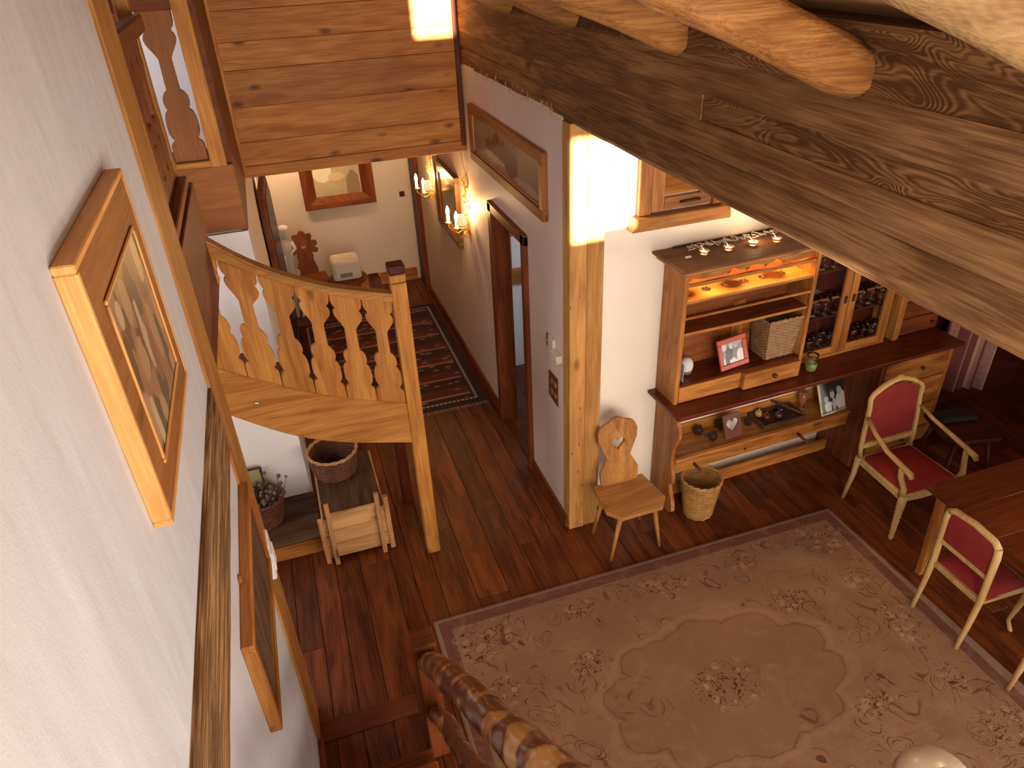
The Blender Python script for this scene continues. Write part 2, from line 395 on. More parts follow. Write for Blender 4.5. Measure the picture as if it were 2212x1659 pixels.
# ---- far right wall, gable wall behind the viewer (unseen, its two openings shaped to place the sun patches), roof
bx('wall_far_right', W('dark', 'y'), 6.4, 6.55, -1.5, 4.4, -.02, 1.9, kind=ST)  # dark wood colour stands in for the shade of this corner
gb = bx('wall_gable', M_CREAM, -2.4, 6.55, -1.66, -1.5, -.02, 2.60, kind=ST)
for q in ((-2.4, .50, 2.60, 3.215), (.98, 6.55, 2.60, 3.215), (-2.4, 6.55, 3.215, 3.66), (-2.4, -.33, 3.66, 4.20), (0.00, 6.55, 3.66, 4.20), (-2.4, 6.55, 4.20, 5.8)):
    bx('gable_panel', M_CREAM, q[0], q[1], -1.66, -1.5, q[2], q[3], gb)
rf = B()
v = [rf._v(p) for p in ((-2.6, -1.7, roof_z(-2.6) + .10), (6.6, -1.7, roof_z(6.6) + .10), (6.6, 9.4, roof_z(6.6) + .10), (-2.6, 9.4, roof_z(-2.6) + .10))]
rf.face(v); rf = rf.build('ceiling', W('ceil', 'y'), kind=ST, solid=.04)
xx = -2.4
while xx < 6.4:
    B().bar((xx + .10, -1.6, roof_z(xx + .10) + .055), (xx + .10, 9.3, roof_z(xx + .10) + .055), .194, .022, up=(.40, 0, .92)).build('ceiling_board', W('ceil', 'y'), rf, bevel=.003)
    xx += .20
bx('trim_2', W('ceil', 'x'), -2.4, 6.4, -1.5, -1.44, 3.80, 3.92, kind=ST) if False else None

# ---- log wall / purlin over the living room
pu = thing('purlin_beam', 'massive weathered beam of stacked squared timbers running over the rug', 'beam')
kw = dict(axis='y', n=70)
for a_, kk, y0_, y1_, z0_, z1_, am, cr_ in ((0, 'beam', -1.45, 6.22, 3.02, 3.187, .007, .12), (.0005, 'beam', -1.45, 6.22, 3.184, 3.300, .0015, 0), (.006, 'beamd', -1.45, 2.545, 3.296, 3.396, .0012, 0),
        (0, 'beam', 2.55, 6.22, 3.296, 3.396, .002, 0), (.001, 'beam', -1.45, 6.22, 3.392, 3.522, .002, 0), (.0025, 'beamd', -1.45, 6.22, 3.519, 3.70, .0015, 0)):
    wavy_bar('timber', W(kk, 'y'), pu, 1.588 + a_, 1.84, y0_, y1_, z0_, z1_, amp=am, seed=z0_ * 3, crn=cr_, **kw)
# torn bark slivers along the lower edge near the panelled wall
bk = B(); rr = random.Random(9)
for i in range(60):
    y = rr.uniform(4.1, 6.0); a = rr.uniform(-.6, .6); l = rr.uniform(.015, .05)
    p = Vector((1.580, y, rr.uniform(3.04, 3.10)))
    bk.bar(p, p + Vector((-.006, math.sin(a) * l, -math.cos(a) * l * .8)), .004, .006, w1=.001, h1=.001)
bk.build('bark_slivers', plain('golden_bark', (.50, .34, .12), .35), pu, kind='stuff')

for k, (y, lab) in enumerate(((4.86, 'round log rafter end touching the panelled wall corner'), (3.83, 'short visible log rafter second from the panelled wall'),
                             (2.76, 'orange log rafter with a squared end lying on the big beam'), (1.77, 'thick orange log rafter with a long split and rounded end'),
                             (0.86, 'pale log rafter closest to the viewer, running past the frame'))):
    b = B(); pts = []; rad = []
    xs_ = -2.0 if y > 2.9 else -.40
    for i in range(25):
        t = xs_ + i * (1.598 - xs_) / 24
        x = t; pts.append(Vector((x, y + .012 * math.sin(i * .7 + k), 3.575 + .435 * (1.588 - x)))); rad.append((.080 if k < 4 else .060) + .003 * math.sin(i * .9 + k * 2) + (-.005 if i == 24 else 0))
    b.tube(pts, rad, n=16, sq=(1.0, .92))
    for v in b.bm.verts:
        yy = v.co.y - y
        if yy < -.060: v.co.y = y - .060 + (yy + .060) * .30
        v.co += Vector(noise.noise_vector(v.co * 2.5)) * .005
    b.build('log_rafter', W('rafter' if k < 4 else 'palelog', 'x'), bevel=.003, label=lab, cat='rafter', group='log rafters under the roof')

# ---- panelled wall above the corridor
pw = bx('wall_panelled', W('dark', 'x'), -.25, 1.6, 6.255, 6.40, 2.37, 4.7, kind=ST)
zs = [2.354, 2.442, 2.626, 2.884, 3.148, 3.339, 3.55, 3.79, 4.02, 4.25, 4.48]
for i, (a, c) in enumerate(zip(zs, zs[1:])):
    x1 = 1.586
    bx('wall_board', W('panel', 'x'), -.25, x1, 6.225 - (.012 if i == 0 else .002 * (i % 2)), 6.26, a + .001, c - .001, pw, bevel=.0025)
bx('trim_3', W('maroon', 'z'), 1.548, 1.588, 6.205, 6.235, 2.40, 4.4, kind=ST, bevel=.005)
bx('trim_4', W('panel', 'z'), -.262, -.232, 6.20, 6.235, 2.36, 4.4, kind=ST, bevel=.005)
# corridor ceiling, end wall, left wall
bx('ceiling_corridor', W('pine', 'y'), -.25, 1.6, 6.26, 9.3, 2.37, 2.45, kind=ST)
M_END = plaster('end_wall_plaster', (.62, .54, .48), .12, 4)
bx('wall_end', M_END, -2.4, 6.5, 9.13, 9.3, -.02, 5.8, kind=ST)
bx('wall_far_left', M_CREAM, -2.55, -2.4, -1.5, 9.3, -.02, 5.8, kind=ST)
bx('baseboard_end', W('dresser', 'x'), -.25, 1.52, 9.105, 9.13, 0, .17, kind=ST, bevel=.005)
pier = bx('wall_corridor_left', M_WHITE, -.62, -.258, 4.86, 9.13, -.02, 2.37, kind=ST)
# corridor side of the upper floor
bx('wall_stairwell', M_WHITE, -2.3, -2.2, 2.7, 7.4, -.02, 5.4, kind=ST)
bx('wall_stair_back', M_WHITE, -2.2, -.60, 4.862, 4.96, -.02, 2.38, kind=ST)
bx('wall_loft_side', W('maroon', 'y'), -.30, -.255, 4.90, 6.22, 2.37, 4.5, kind=ST)
bx('wall_landing', M_WHITE, -2.3, -.30, 6.3, 6.38, 2.42, 5.2, kind=ST)
bx('baseboard_landing', W('maroon', 'x'), -2.2, -.31, 6.28, 6.30, 2.42, 2.60, kind=ST)

# dark door at the far end of the corridor wall
d2 = thing('door_2', None, None, kind=ST)
bx('door_leaf', W('dark', 'z'), 1.562, 1.589, 8.72, 9.10, 0, 2.2, d2, bevel=.004)
bx('door_frame', W('maroon', 'z'), 1.54, 1.589, 8.62, 8.72, 0, 2.25, d2, bevel=.008)

# window on the end wall with a splayed reveal
w2 = thing('window_2', None, None, kind=ST)
for a, c in (((.235, .30, 1.14, 2.1), 'z'), ((1.04, 1.105, 1.14, 2.1), 'z'), ((.30, 1.04, 1.14, 1.205), 'x'), ((.30, 1.04, 2.03, 2.1), 'x')):
    bx('window_frame', W('maroon', c), a[0], a[1], 9.05, 9.13, a[2], a[3], w2, bevel=.006)
def reveal(name, p):
    b = B(); b.face([b._v(q) for q in p]); return b.build(name, W('maroon', 'z'), w2, solid=.008)
z0, z1 = 1.205, 2.03
reveal('reveal', ((.30, 9.055, z0), (.30, 9.055, z1), (.39, 9.12, z1 - .04), (.39, 9.12, z0 + .07)))
reveal('reveal', ((1.04, 9.055, z0), (1.04, 9.055, z1), (.95, 9.12, z1 - .04), (.95, 9.12, z0 + .07)))
reveal('reveal', ((.30, 9.055, z0), (1.04, 9.055, z0), (.95, 9.12, z0 + .07), (.39, 9.12, z0 + .07)))
M_PANE = shapes_mat('mottled_mirror_glass', (.42, .36, .24), [(.50, 1.55, .12, .12, (.62, .60, .50)), (.86, 1.35, .08, .2, (.25, .17, .09)), (.66, 1.5, .10, .05, (.55, .42, .25))], rough=.25, nz=.4, nscale=6)
bx('window_pane', M_PANE, .385, .955, 9.115, 9.128, 1.26, 2.0, w2)

# ---- shuttered window on the dining wall
w1 = thing('window_1', None, None, kind=ST)
dbx('window_frame', W('dresser', 'z'), -.222, -.135, 0, .045, 2.37, 3.15, w1, bevel=.005)
dbx('window_frame', W('dresser', 'z'), .325, .405, 0, .045, 2.37, 3.15, w1, bevel=.005)
sl = B(TD); sl.prism([(-.285, 2.285), (.455, 2.275), (.445, 2.365), (-.262, 2.372)], lambda a, c: (a, .085, c), lambda a, c: (a, 0, c)); sl.build('window_sill', W('dresser', 'x'), w1, bevel=.006)
sh = dbx('shutter', W('dresser', 'z'), -.13, -.035, .004, .034, 2.385, 3.15, w1, bevel=.004)
dbx('shutter_rail', W('dresser', 'x'), -.035, .32, .004, .034, 2.385, 2.465, w1, bevel=.004)
dbx('shutter_rail', W('dresser', 'z'), .23, .32, .004, .034, 2.465, 3.15, w1, bevel=.004)
for i in range(14):
    z = 2.485 + i * .042
    s_ = B(TD); s_.prism([(-.035, 0), (.23, 0), (.23, 1), (-.035, 1)], lambda a, c, z=z: (a, .006 + .022 * (1 - c), z + .03 * c), lambda a, c, z=z: (a, .014 + .022 * (1 - c), z + .034 * c)); s_.build('louvre_slat', W('dresser', 'x'), w1)
s_ = B(TD); s_.tube([(.08, .04, 2.425), (.22, .055, 2.43)], .008); s_.build('latch', plain('iron', (.05, .035, .03), .5, .6), w1)

# ================================================================== stair with cut-out balusters
def lerp_curve(pts, x):
    pts = sorted(pts)
    if x <= pts[0][0]:
        (a, b), (c, d) = pts[0], pts[1]
    elif x >= pts[-1][0]:
        (a, b), (c, d) = pts[-2], pts[-1]
    else:
        for (a, b), (c, d) in zip(pts, pts[1:]):
            if a <= x <= c: break
    return b + (d - b) * (x - a) / (c - a)
def smooth_curve(pts):
    def f(x): return sum(lerp_curve(pts, x + dx) for dx in (-.12, -.06, 0, .06, .12)) / 5
    return f
RT = smooth_curve([(-.62, 2.80), (-.406, 2.591), (-.209, 2.425), (.121, 2.250), (.52, 2.13)])
RB = smooth_curve([(-.62, 2.68), (-.405, 2.498), (-.033, 2.272), (.265, 2.148), (.52, 2.075)])
SB_T = smooth_curve([(-.80, 2.03), (-.552, 1.845), (-.259, 1.67), (.047, 1.505), (.52, 1.345)])
SB_B = smooth_curve([(-.80, 1.72), (-.563, 1.52), (-.423, 1.414), (-.226, 1.272), (.049, 1.150), (.50, 1.030)])
YS = 4.02
sbal = thing('stair_balustrade', 'curved orange pine stair balustrade with cut-out flat balusters beside the basket', 'balustrade', (.55, YS, 0))
xs = [-.80 + 1.305 * i / 24 for i in range(25)]
B().prism([(x, SB_T(x)) for x in xs] + [(x, SB_B(x)) for x in reversed(xs)], lambda a, c: (a, YS, c), lambda a, c: (a, YS + .055, c)).build('stringer', W('pine', 'x'), sbal, bevel=.006)
B().prism([(x, RT(x) - .012) for x in xs] + [(x, RB(x)) for x in reversed(xs)], lambda a, c: (a, YS - .012, c), lambda a, c: (a, YS + .055, c)).build('rail', W('pine', 'x'), sbal, bevel=.010, seg=2)
B().prism([(x, RT(x) + .006) for x in xs] + [(x, RT(x) - .014) for x in reversed(xs)], lambda a, c: (a, YS - .016, c), lambda a, c: (a, YS + .065, c)).build('handrail', W('post', 'x'), sbal, bevel=.006)
HP = [(0, .50), (.12, .49), (.135, .46), (.16, .34), (.175, .40), (.21, .455), (.26, .47), (.31, .455), (.35, .40), (.372, .31), (.39, .355), (.42, .38), (.455, .36), (.485, .29), (.50, .20), (.70, .185), (.735, .26), (.77, .36), (.80, .43), (.83, .46), (.855, .43), (.872, .37), (.885, .39), (.90, .45), (.93, .49), (1, .50)]
def baluster(xc, wd, parent, zb, zt, y, mat, t=.026, T=None):
    b = B(T); prof = [(-h, q) for q, h in HP] + [(h, q) for q, h in reversed(HP)]
    def f(yy): return lambda a, q: (xc + a * wd, yy, zb(xc + a * wd) + q * (zt(xc + a * wd) - zb(xc + a * wd)))
    b.prism(prof, f(y), f(y + t)); return b.build('baluster', mat, parent, bevel=.003)
wb = .182
for i in range(8):
    xc = .408 - i * wb
    if i == 7: break
    baluster(xc, wb - .003, sbal, lambda x: SB_T(x) - .004, lambda x: RB(x) + .004, YS + .010, W('pine', 'z'))
nw = B(); nw.box(.500, .595, YS - .015, YS + .08, 0, 2.20); nw.build('newel_post', W('pine', 'z'), sbal, bevel=.006)
B().box(.500, .595, YS - .015, YS + .08, 2.205, 2.255).build('newel_block', W('pine', 'z'), sbal, bevel=.006)
B().box(.496, .599, YS - .019, YS + .084, 2.256, 2.315).build('newel_cap', W('dark', 'z'), sbal, bevel=.012, seg=2)
B().box(.44, .52, YS + .62, YS + .70, 0.0, 2.0).build('newel_post', W('dark', 'z'), sbal, bevel=.006)
bolt = B(); bolt.ball((-.40, YS - .004, 1.58), .012); bolt.build('bolt', plain('steel_bolt', (.6, .58, .55), .35, 1.0), sbal)
for i in range(6):
    x1 = .44 - i * .21; z = 1.16 + i * .115
    bx('tread', W('maroon', 'y'), x1 - .24, x1, YS + .056, YS + .62, z - .04, z, sbal, bevel=.004)

# upper landing: fascia, header, newels, baluster and rails at the head of the stair
ul = thing('upper_landing', 'maroon wood landing edge with cut-out baluster high above the stair', 'landing', (-.45, 4.3, 2.4))
B().box(-.46, -.435, 3.02, 4.16, 2.335, 2.90).build('header_board', W('maroon', 'y'), ul, bevel=.004)
B().box(-.90, -.252, 4.86, 4.905, 2.385, 2.80).build('fascia_board', W('plate', 'x'), ul, bevel=.006)
B().box(-.90, -.30, 4.845, 4.92, 2.80, 2.84).build('bottom_rail', W('pine', 'x'), ul, bevel=.005)
B().box(-.90, -.29, 4.85, 4.92, 3.66, 3.74).build('top_rail', W('maroon', 'x'), ul, bevel=.008)
baluster(-.478, .19, ul, lambda x: 2.84, lambda x: 3.66, 4.868, W('plate', 'z'))
baluster(-.70, .19, ul, lambda x: 2.84, lambda x: 3.66, 4.868, W('plate', 'z'))
B().box(-.375, -.285, 4.83, 4.92, 2.80, 3.95).build('newel_post', W('pine', 'z'), ul, bevel=.006)
B().box(-.560, -.495, 4.10, 4.18, 2.60, 4.0).build('newel_post', W('pine', 'z'), ul, bevel=.006)
B().box(-.515, -.45, 3.04, 4.10, 3.62, 3.70).build('side_rail', W('maroon', 'y'), ul, bevel=.01)
B().box(-.515, -.45, 3.04, 4.10, 2.90, 2.95).build('side_rail', W('maroon', 'y'), ul, bevel=.006)
for i in range(5):
    T_ = Matrix.Translation((-.495, 3.17 + i * .2, 0)) @ Matrix.Rotation(PI / 2, 4, 'Z')
    baluster(0, .19, ul, lambda x: 2.95, lambda x: 3.62, -.0, W('maroon', 'z'), T=T_)
B().box(-.90, -.30, 4.95, 6.4, 2.38, 2.42).build('landing_floor', W('maroon', 'y'), ul)

# low step platform under the pier
st = thing('low_platform', 'low wooden platform with dark top beside the sledge chest', 'platform', (-.6, 4.6, 0))
bx('riser', W('dresser', 'x'), -1.6, -.235, 4.325, 4.355, 0, .14, st, bevel=.004)
bx('top', W('ramp', 'x'), -1.6, -.225, 4.31, 4.862, .14, .17, st, bevel=.006)

# ---- stair down from the viewer's loft: newel, knotty branch handrail, treads
sf = thing('loft_stair', 'steep wooden stair rising towards the viewer beside the plastered wall', 'stair', (0, 2.6, 0))
for i in range(10):
    y1 = 2.38 - i * .215; z = .20 + i * .222
    B().box(-.395, .17, y1 - .25, y1, z - .04, z).build('tread', W('floor', 'x'), sf, bevel=.008)
    B().box(-.395, .17, y1 - .035, y1 - .015, z - .222 + (.022 if i == 0 else 0), z - .04).build('riser', W('floor', 'x'), sf)
bx('floor_threshold', W('maroon', 'x'), -.425, .16, 2.74, 2.88, 0, .006, fl, bevel=.002)
nb = thing('branch_balustrade', 'glossy lacquered branch handrail fixed to a square newel post at the rug edge', 'handrail', (.22, 2.48, 0))
B().box(.165, .275, 2.43, 2.54, 0, .93).build('newel_post', W('maroon', 'z'), nb, bevel=.008)
B().box(.16, .28, 2.425, 2.545, .93, .955).build('newel_cap', W('maroon', 'x'), nb, bevel=.006)
def branch(name, p0, p1, r0, r1, seed, n=80, bump=.13):
    b = B(); pts = []; rad = []; p0, p1 = Vector(p0), Vector(p1); rr = random.Random(seed)
    kn = [(rr.uniform(.05, .95), rr.uniform(.2, 1)) for _ in range(9)]
    for i in range(n + 1):
        t = i / n; p = p0.lerp(p1, t) + Vector(noise.noise_vector(Vector((t * 5, seed, 0)))) * .020
        r = r0 + (r1 - r0) * t
        r *= 1 + sum(a * bump * math.exp(-((t - c) / .02) ** 2) for c, a in kn) + .03 * math.sin(t * 23 + seed)
        pts.append(p); rad.append(r)
    b.tube(pts, rad, n=18)
    for v in b.bm.verts: v.co += Vector(noise.noise_vector(v.co * 14)) * .008
    return b.build(name, M_BRANCH, nb)
M_BRANCH = None
def branch_mat():
    m, nt, b = newmat('lacquered_branch'); b.inputs['Roughness'].default_value = .3; b.inputs['Coat Weight'].default_value = .7; b.inputs['Coat Roughness'].default_value = .12
    tc = N(nt, 'ShaderNodeTexCoord')
    n1 = N(nt, 'ShaderNodeTexNoise'); n1.inputs['Scale'].default_value = 7.0; n1.inputs['Detail'].default_value = 2; n1.inputs['Distortion'].default_value = .3
    nt.links.new(tc.outputs['Object'], n1.inputs['Vector'])
    n2 = N(nt, 'ShaderNodeTexNoise'); n2.inputs['Scale'].default_value = 60; nt.links.new(tc.outputs['Object'], n2.inputs['Vector'])
    c = mixc(nt, n2.outputs[0], (.10, .026, .010), (.17, .055, .022))
    c = mixc(nt, math_n(nt, 'MULTIPLY_ADD', n1.outputs[0], 16, -8.3, clamp=True), c, (.52, .27, .085))
    nt.links.new(c, b.inputs['Base Color'])
    bp = N(nt, 'ShaderNodeBump'); bp.inputs['Strength'].default_value = .5; bp.inputs['Distance'].default_value = .02
    nt.links.new(n1.outputs[0], bp.inputs['Height']); nt.links.new(bp.outputs[0], b.inputs['Normal']); return m
M_BRANCH = branch_mat()
branch('branch_rail', (.225, 2.45, .82), (.368, .55, 2.58), .056, .060, 4)
branch('lower_branch', (.225, 2.45, .38), (.345, .75, 1.95), .042, .045, 11)

# ================================================================== left wall pictures
def quad_frame(root, mat, x0, x1, y0, y1, z0, z1, wf, nm='frame_rail'):
    bx(nm, mat[0], x0, x1, y0, y1, z1 - wf, z1, root, bevel=.003); bx(nm, mat[0], x0, x1, y0, y1, z0, z0 + wf, root, bevel=.003)
    bx(nm, mat[1], x0, x1, y0, y0 + wf, z0 + wf, z1 - wf, root, bevel=.003); bx(nm, mat[1], x0, x1, y1 - wf, y1, z0 + wf, z1 - wf, root, bevel=.003)
pa = thing('framed_tapestry', 'large pale pine framed picture with tan mount and rock scene on the plastered wall', 'picture', (-.431, 1.8, 3.1))
quad_frame(pa, (W('pale', 'y'), W('pale', 'z')), -.431, -.388, 1.44, 2.155, 2.825, 3.465, .018)
bx('mount', W('plate', 'y'), -.425, -.390, 1.458, 2.137, 2.843, 3.447, pa)
quad_frame(pa, (W('pale', 'y'), W('pale', 'z')), -.390, -.383, 1.545, 2.045, 2.925, 3.345, .012, 'inner_bead')
rr = random.Random(12); bl = []
for i in range(40):
    bl.append((rr.uniform(1.57, 2.02), rr.uniform(2.95, 3.32), rr.uniform(.012, .05), rr.uniform(.02, .09), rr.choice([(.13, .065, .035), (.36, .22, .12), (.10, .08, .05), (.45, .33, .20), (.22, .11, .06)])))
M_TAP = shapes_mat('painted_rocks', (.28, .15, .08), bl, rough=.35, nz=.6, nscale=14, axes=(1, 2))
o = bx('print', M_TAP, -.391, -.3885, 1.557, 2.033, 2.937, 3.333, pa)
o.data.transform(Matrix.Translation(pa.location)); o.location = -Vector(pa.location)   # keep print coordinates in room metres
pb = thing('dark_framed_painting', 'dark varnished painting in orange wooden frame hanging low on the plastered wall', 'picture', (-.431, 2.2, 1.8))
quad_frame(pb, (W('dresser', 'y'), W('dresser', 'z')), -.431, -.388, 1.79, 2.70, 1.52, 1.985, .035)
bx('canvas', wood('dark_canvas', (.15, .085, .04), (.06, .025, .012), 'z', knots=.3), -.425, -.402, 1.82, 2.67, 1.55, 1.955, pb)
hk = B(); hk.ball((-.425, 2.10, 2.0), .018, sc=(.5, 1, 1)); hk.build('hanger', W('plate', 'y'), pb)
sw = thing('intercom_box', 'small white plastic box fixed to the wooden corner board', 'box', (-.40, 2.72, 1.5))
bx('casing', plain('white_plastic', (.75, .73, .74), .4, var=.02), -.420, -.385, 2.68, 2.80, 1.40, 1.62, sw, bevel=.006)
bx('cover', plain('white_plastic_cover', (.8, .78, .78), .35, var=.02), -.385, -.377, 2.695, 2.785, 1.44, 1.55, sw, bevel=.003)

# ================================================================== corridor wall objects
pc = thing('framed_print_hunting', 'wide wooden framed brown print above the corridor doorway', 'picture', (1.589, 5.2, 2.5))
quad_frame(pc, (W('plate', 'y'), W('plate', 'z')), 1.552, 1.589, 4.24, 5.96, 2.35, 2.79, .070)
quad_frame(pc, (W('pale', 'y'), W('pale', 'z')), 1.566, 1.585, 4.31, 5.89, 2.42, 2.72, .008, 'gilt_slip')
M_PR = shapes_mat('faded_print', (.24, .155, .10), [(5.25, 2.58, .26, .10, (.10, .045, .03)), (4.95, 2.55, .16, .09, (.09, .04, .03)), (5.35, 2.50, .25, .03, (.42, .30, .21)), (4.6, 2.47, .25, .03, (.34, .22, .14))], rough=.2, nz=.75, nscale=9, axes=(1, 2))
o = bx('print', M_PR, 1.575, 1.587, 4.303, 5.897, 2.413, 2.727, pc); o.data.transform(Matrix.Translation(pc.location)); o.location = -Vector(pc.location)

mi = thing('wall_mirror', 'bronze framed mirror between the two branch sconces in the corridor', 'mirror', (1.589, 7.05, 1.65))
M_BRZ = plain('bronze_frame', (.16, .085, .035), .35, .6, bump=.3)
quad_frame(mi, (M_BRZ, M_BRZ), 1.540, 1.589, 6.60, 7.50, 1.32, 2.02, .05)
quad_frame(mi, (W('dresser', 'y'), W('dresser', 'z')), 1.555, 1.589, 6.65, 7.45, 1.37, 1.97, .07, 'inner_frame')
bx('mirror_glass', plain('aged_mirror', (.30, .24, .12), .15, .9, bump=.1, var=.3, bscale=14), 1.572, 1.587, 6.72, 7.38, 1.44, 1.90, mi)

M_GOLD = plain('gilded_leaf', (.80, .50, .14), .3, .8)
M_CAN = plain('candle_tube', (.9, .75, .5), .5, emit=(1, .62, .22), estr=5.0)
M_BULB = plain('bulb_glow', (1, .8, .5), .4, emit=(1, .62, .25), estr=45)
M_SHADE = plain('parchment_shade', (.85, .62, .42), .7, emit=(1, .58, .3), estr=.9)
def sconce(y, label, seed, up=0.0):
    t = thing('wall_sconce', label, 'lamp', (1.589, y, 1.65), group='corridor branch sconces')
    rr = random.Random(seed); b = B()
    b.tube([(1.58, y, 1.50), (1.565, y + .01, 1.75), (1.575, y - .01, 2.06)], [.006, .005, .002], n=6)
    for i in range(60):
        z = rr.uniform(1.48, 2.0); a = rr.choice((-1, 1)); l = rr.uniform(.03, .075)
        p = Vector((1.57, y + rr.uniform(-.02, .02), z)); q = p + Vector((-rr.uniform(0, .04), a * l * .7, l * rr.uniform(.2, 1.1)))
        b.bar(p, q, .006, .003, w1=.002, h1=.002)
        lf = q + Vector((0, a * .012, .012)); b.ball(lf, .013, n=6, m=3, sc=(.3, 1, 1.5))
    b.build('leaf_spray', M_GOLD, t)
    for k, (dy, dz, hx) in enumerate(((.05, .02, -.19), (-.02, -.02, -.13), (-.09, .0, -.09))):
        c = Vector((1.589 + hx, y + dy, 1.60 + dz))
        a = B(); a.tube([(1.58, y, 1.58), (1.55 + hx * .4, y + dy * .5, 1.50 + dz), (1.589 + hx, y + dy, 1.56 + dz), c], .004, n=6); a.build('arm', M_GOLD, t)
        a = B(); a.lathe([(.004, -.01), (.028, 0), (.032, .008), (.012, .006)], c, 10); a.build('drip_pan', M_GOLD, t)
        if k < 2:
            cd = B(); cd.lathe([(.015, 0), (.016, .03), (.015, .08)], c, 8); cd = cd.build('candle', M_CAN, t)
            bb = B(); bb.lathe([(.008, .08), (.018, .10), (.016, .13), (.002, .165)], c, 8); bb.build('bulb', M_BULB, cd)
    s_ = B(); c = Vector((1.589 - .10, y - .09, 1.64)); s_.lathe([(.050, 0), (.030, .085)], c, 12, cap=False); s_.build('shade', M_SHADE, t, solid=.002)
    t.location.z += up
    light('sconce_lamp', 'POINT', (1.48, y - .04, 1.76 + up), 17, (1.0, .58, .22), shadow_soft_size=.03)
sconce(6.30, 'gold leaf branch sconce with candle bulbs nearest the open doorway', 1, .07)
sconce(7.72, 'gold leaf branch sconce with candle bulbs beyond the bronze mirror', 2)

M_BPL = plain('brass_plate', (.34, .14, .05), .3, .7)
t = thing('brass_light_switch', 'brass double switch plate beside a white socket on the lilac wall', 'switch', (1.589, 4.25, 1.45))
bx('plate', M_BPL, 1.583, 1.589, 4.235, 4.30, 1.42, 1.52, t, bevel=.002); b = B(); b.ball((1.580, 4.268, 1.47), .007); b.build('toggle', plain('bright_toggle', (.8, .7, .6), .2, .9), t)
t = thing('white_thermostat', 'cream plastic thermostat above the brass outlet plate', 'thermostat', (1.589, 4.16, 1.48))
M_CRM = plain('cream_plastic', (.62, .56, .46), .45, var=.02)
bx('housing', M_CRM, 1.567, 1.589, 4.13, 4.23, 1.44, 1.54, t, bevel=.003)
t = thing('sensor_box', 'long cream box sensor projecting from the wall by the corner post', 'sensor', (1.589, 4.05, 1.44))
bx('housing', M_CRM, 1.545, 1.589, 4.01, 4.13, 1.415, 1.475, t, bevel=.003); b = B(); b.ball((1.546, 4.012, 1.435), .008); b.build('lens', plain('grey_lens', (.3, .3, .3), .3), t)
t = thing('brass_socket_plate', 'scalloped brass plate with four round sockets low on the lilac wall', 'socket', (1.589, 4.17, 1.12))
sc_ = [(4.085, 1.01), (4.085, 1.245)] + [(4.25 + .016 * abs(math.sin(k * PI / 6)), 1.235 - .215 * k / 24) for k in range(25)]
B().prism(sc_, lambda a, c: (1.582, a, c), lambda a, c: (1.589, a, c)).build('plate', M_BPL, t)
for yy in (4.13, 4.20):
    for zz in (1.08, 1.17):
        b = B(); b.tube([(1.580, yy, zz), (1.583, yy, zz)], .026, n=14); b.build('socket_cup', plain('pinkish_brass', (.55, .33, .24), .3, .6), t)
t = thing('blank_wall_plate', 'small square dark plate on the end wall by the dark door', 'switch', (1.44, 9.13, 1.17))
bx('plate', W('dark', 'z'), 1.41, 1.475, 9.118, 9.13, 1.14, 1.205, t, bevel=.002)

# ---- corridor spots
M_DKM = plain('dark_metal', (.04, .03, .03), .4, .7)
for x, e in ((.05, 60), (1.13, 22)):
    t = thing('ceiling_spotlight', 'small ceiling spotlight over the dark mirror' if x < .5 else 'small ceiling spotlight over the end wall window', 'lamp', (x, 6.5, 2.37))
    B().lathe([(.028, 0), (.028, -.015), (.01, -.02), (.01, -.045)], (x, 6.5, 2.37), 12).build('base', M_DKM, t)
    B().tube([(x, 6.48, 2.335), (x, 6.53, 2.30)], [.018, .026], n=12).build('head', M_DKM, t)
    light('spot_lamp', 'SPOT', (x, 8.55, 2.30), e, (1.0, .62, .28), spot_size=R(95), spot_blend=.7, shadow_soft_size=.03, to=(x, 9.25, 1.3))

# ---- tall dark mirror on the corridor's inner wall
t = thing('tall_dark_mirror', 'tall black mirror in a carved chamfered dark frame beside the white statuette', 'mirror', (-.25, 8.0, .8))
TM = Matrix.Translation((-.235, 7.25, 0)) @ Matrix.Rotation(R(-3.2), 4, 'Z')
po = [(0, .05), (1.12, .05), (1.12, 1.62), (.90, 1.90), (.22, 1.90), (0, 1.68)]
B(TM).prism(po, lambda a, c: (.05, a, c), lambda a, c: (-.01, a, c)).build('frame', wood('flecked_red_wood', (.20, .06, .03), (.10, .025, .012), 'z', stain=.8, knots=1.0), t, bevel=.01)
pi_ = [(.10, .16), (1.03, .16), (1.03, 1.58), (.84, 1.80), (.27, 1.80), (.10, 1.62)]
B(TM).prism(pi_, lambda a, c: (.056, a, c), lambda a, c: (.044, a, c)).build('glass', plain('black_glass', (.012, .010, .012), .25, var=.05), t)

# ---- white statuette on a column
t = thing('white_statuette', 'white plaster child statuette on a white column beside the heart-cut chair', 'statue', (-.10, 8.62, 0))
M_STA = plain('chalk_white', (.66, .66, .66), .6, bump=.2, bscale=25)
cx, cy = -.085, 8.64
B().lathe([(.11, 0), (.11, .04), (.075, .07), (.07, .48), (.10, .52), (.10, .56)], (cx, cy, 0), 20).build('column', M_STA, t)
fg = B(); fg.lathe([(.065, .56), (.055, .66), (.062, .74), (.07, .84), (.078, .92), (.045, .965), (.024, .985)], (cx, cy, 0), 16)
fg.ball((cx, cy, 1.05), .062, n=14, m=10, sc=(.9, 1, 1.05)); fg.ball((cx + .004, cy + .01, 1.10), .07, n=14, m=6, sc=(1, 1.1, .6))
fg.tube([(cx - .07, cy, .93), (cx - .10, cy - .05, .84), (cx - .06, cy - .10, .78)], [.026, .022, .016], n=8)
fg.tube([(cx + .07, cy, .93), (cx + .10, cy - .04, .86), (cx + .03, cy - .10, .82)], [.026, .022, .016], n=8)
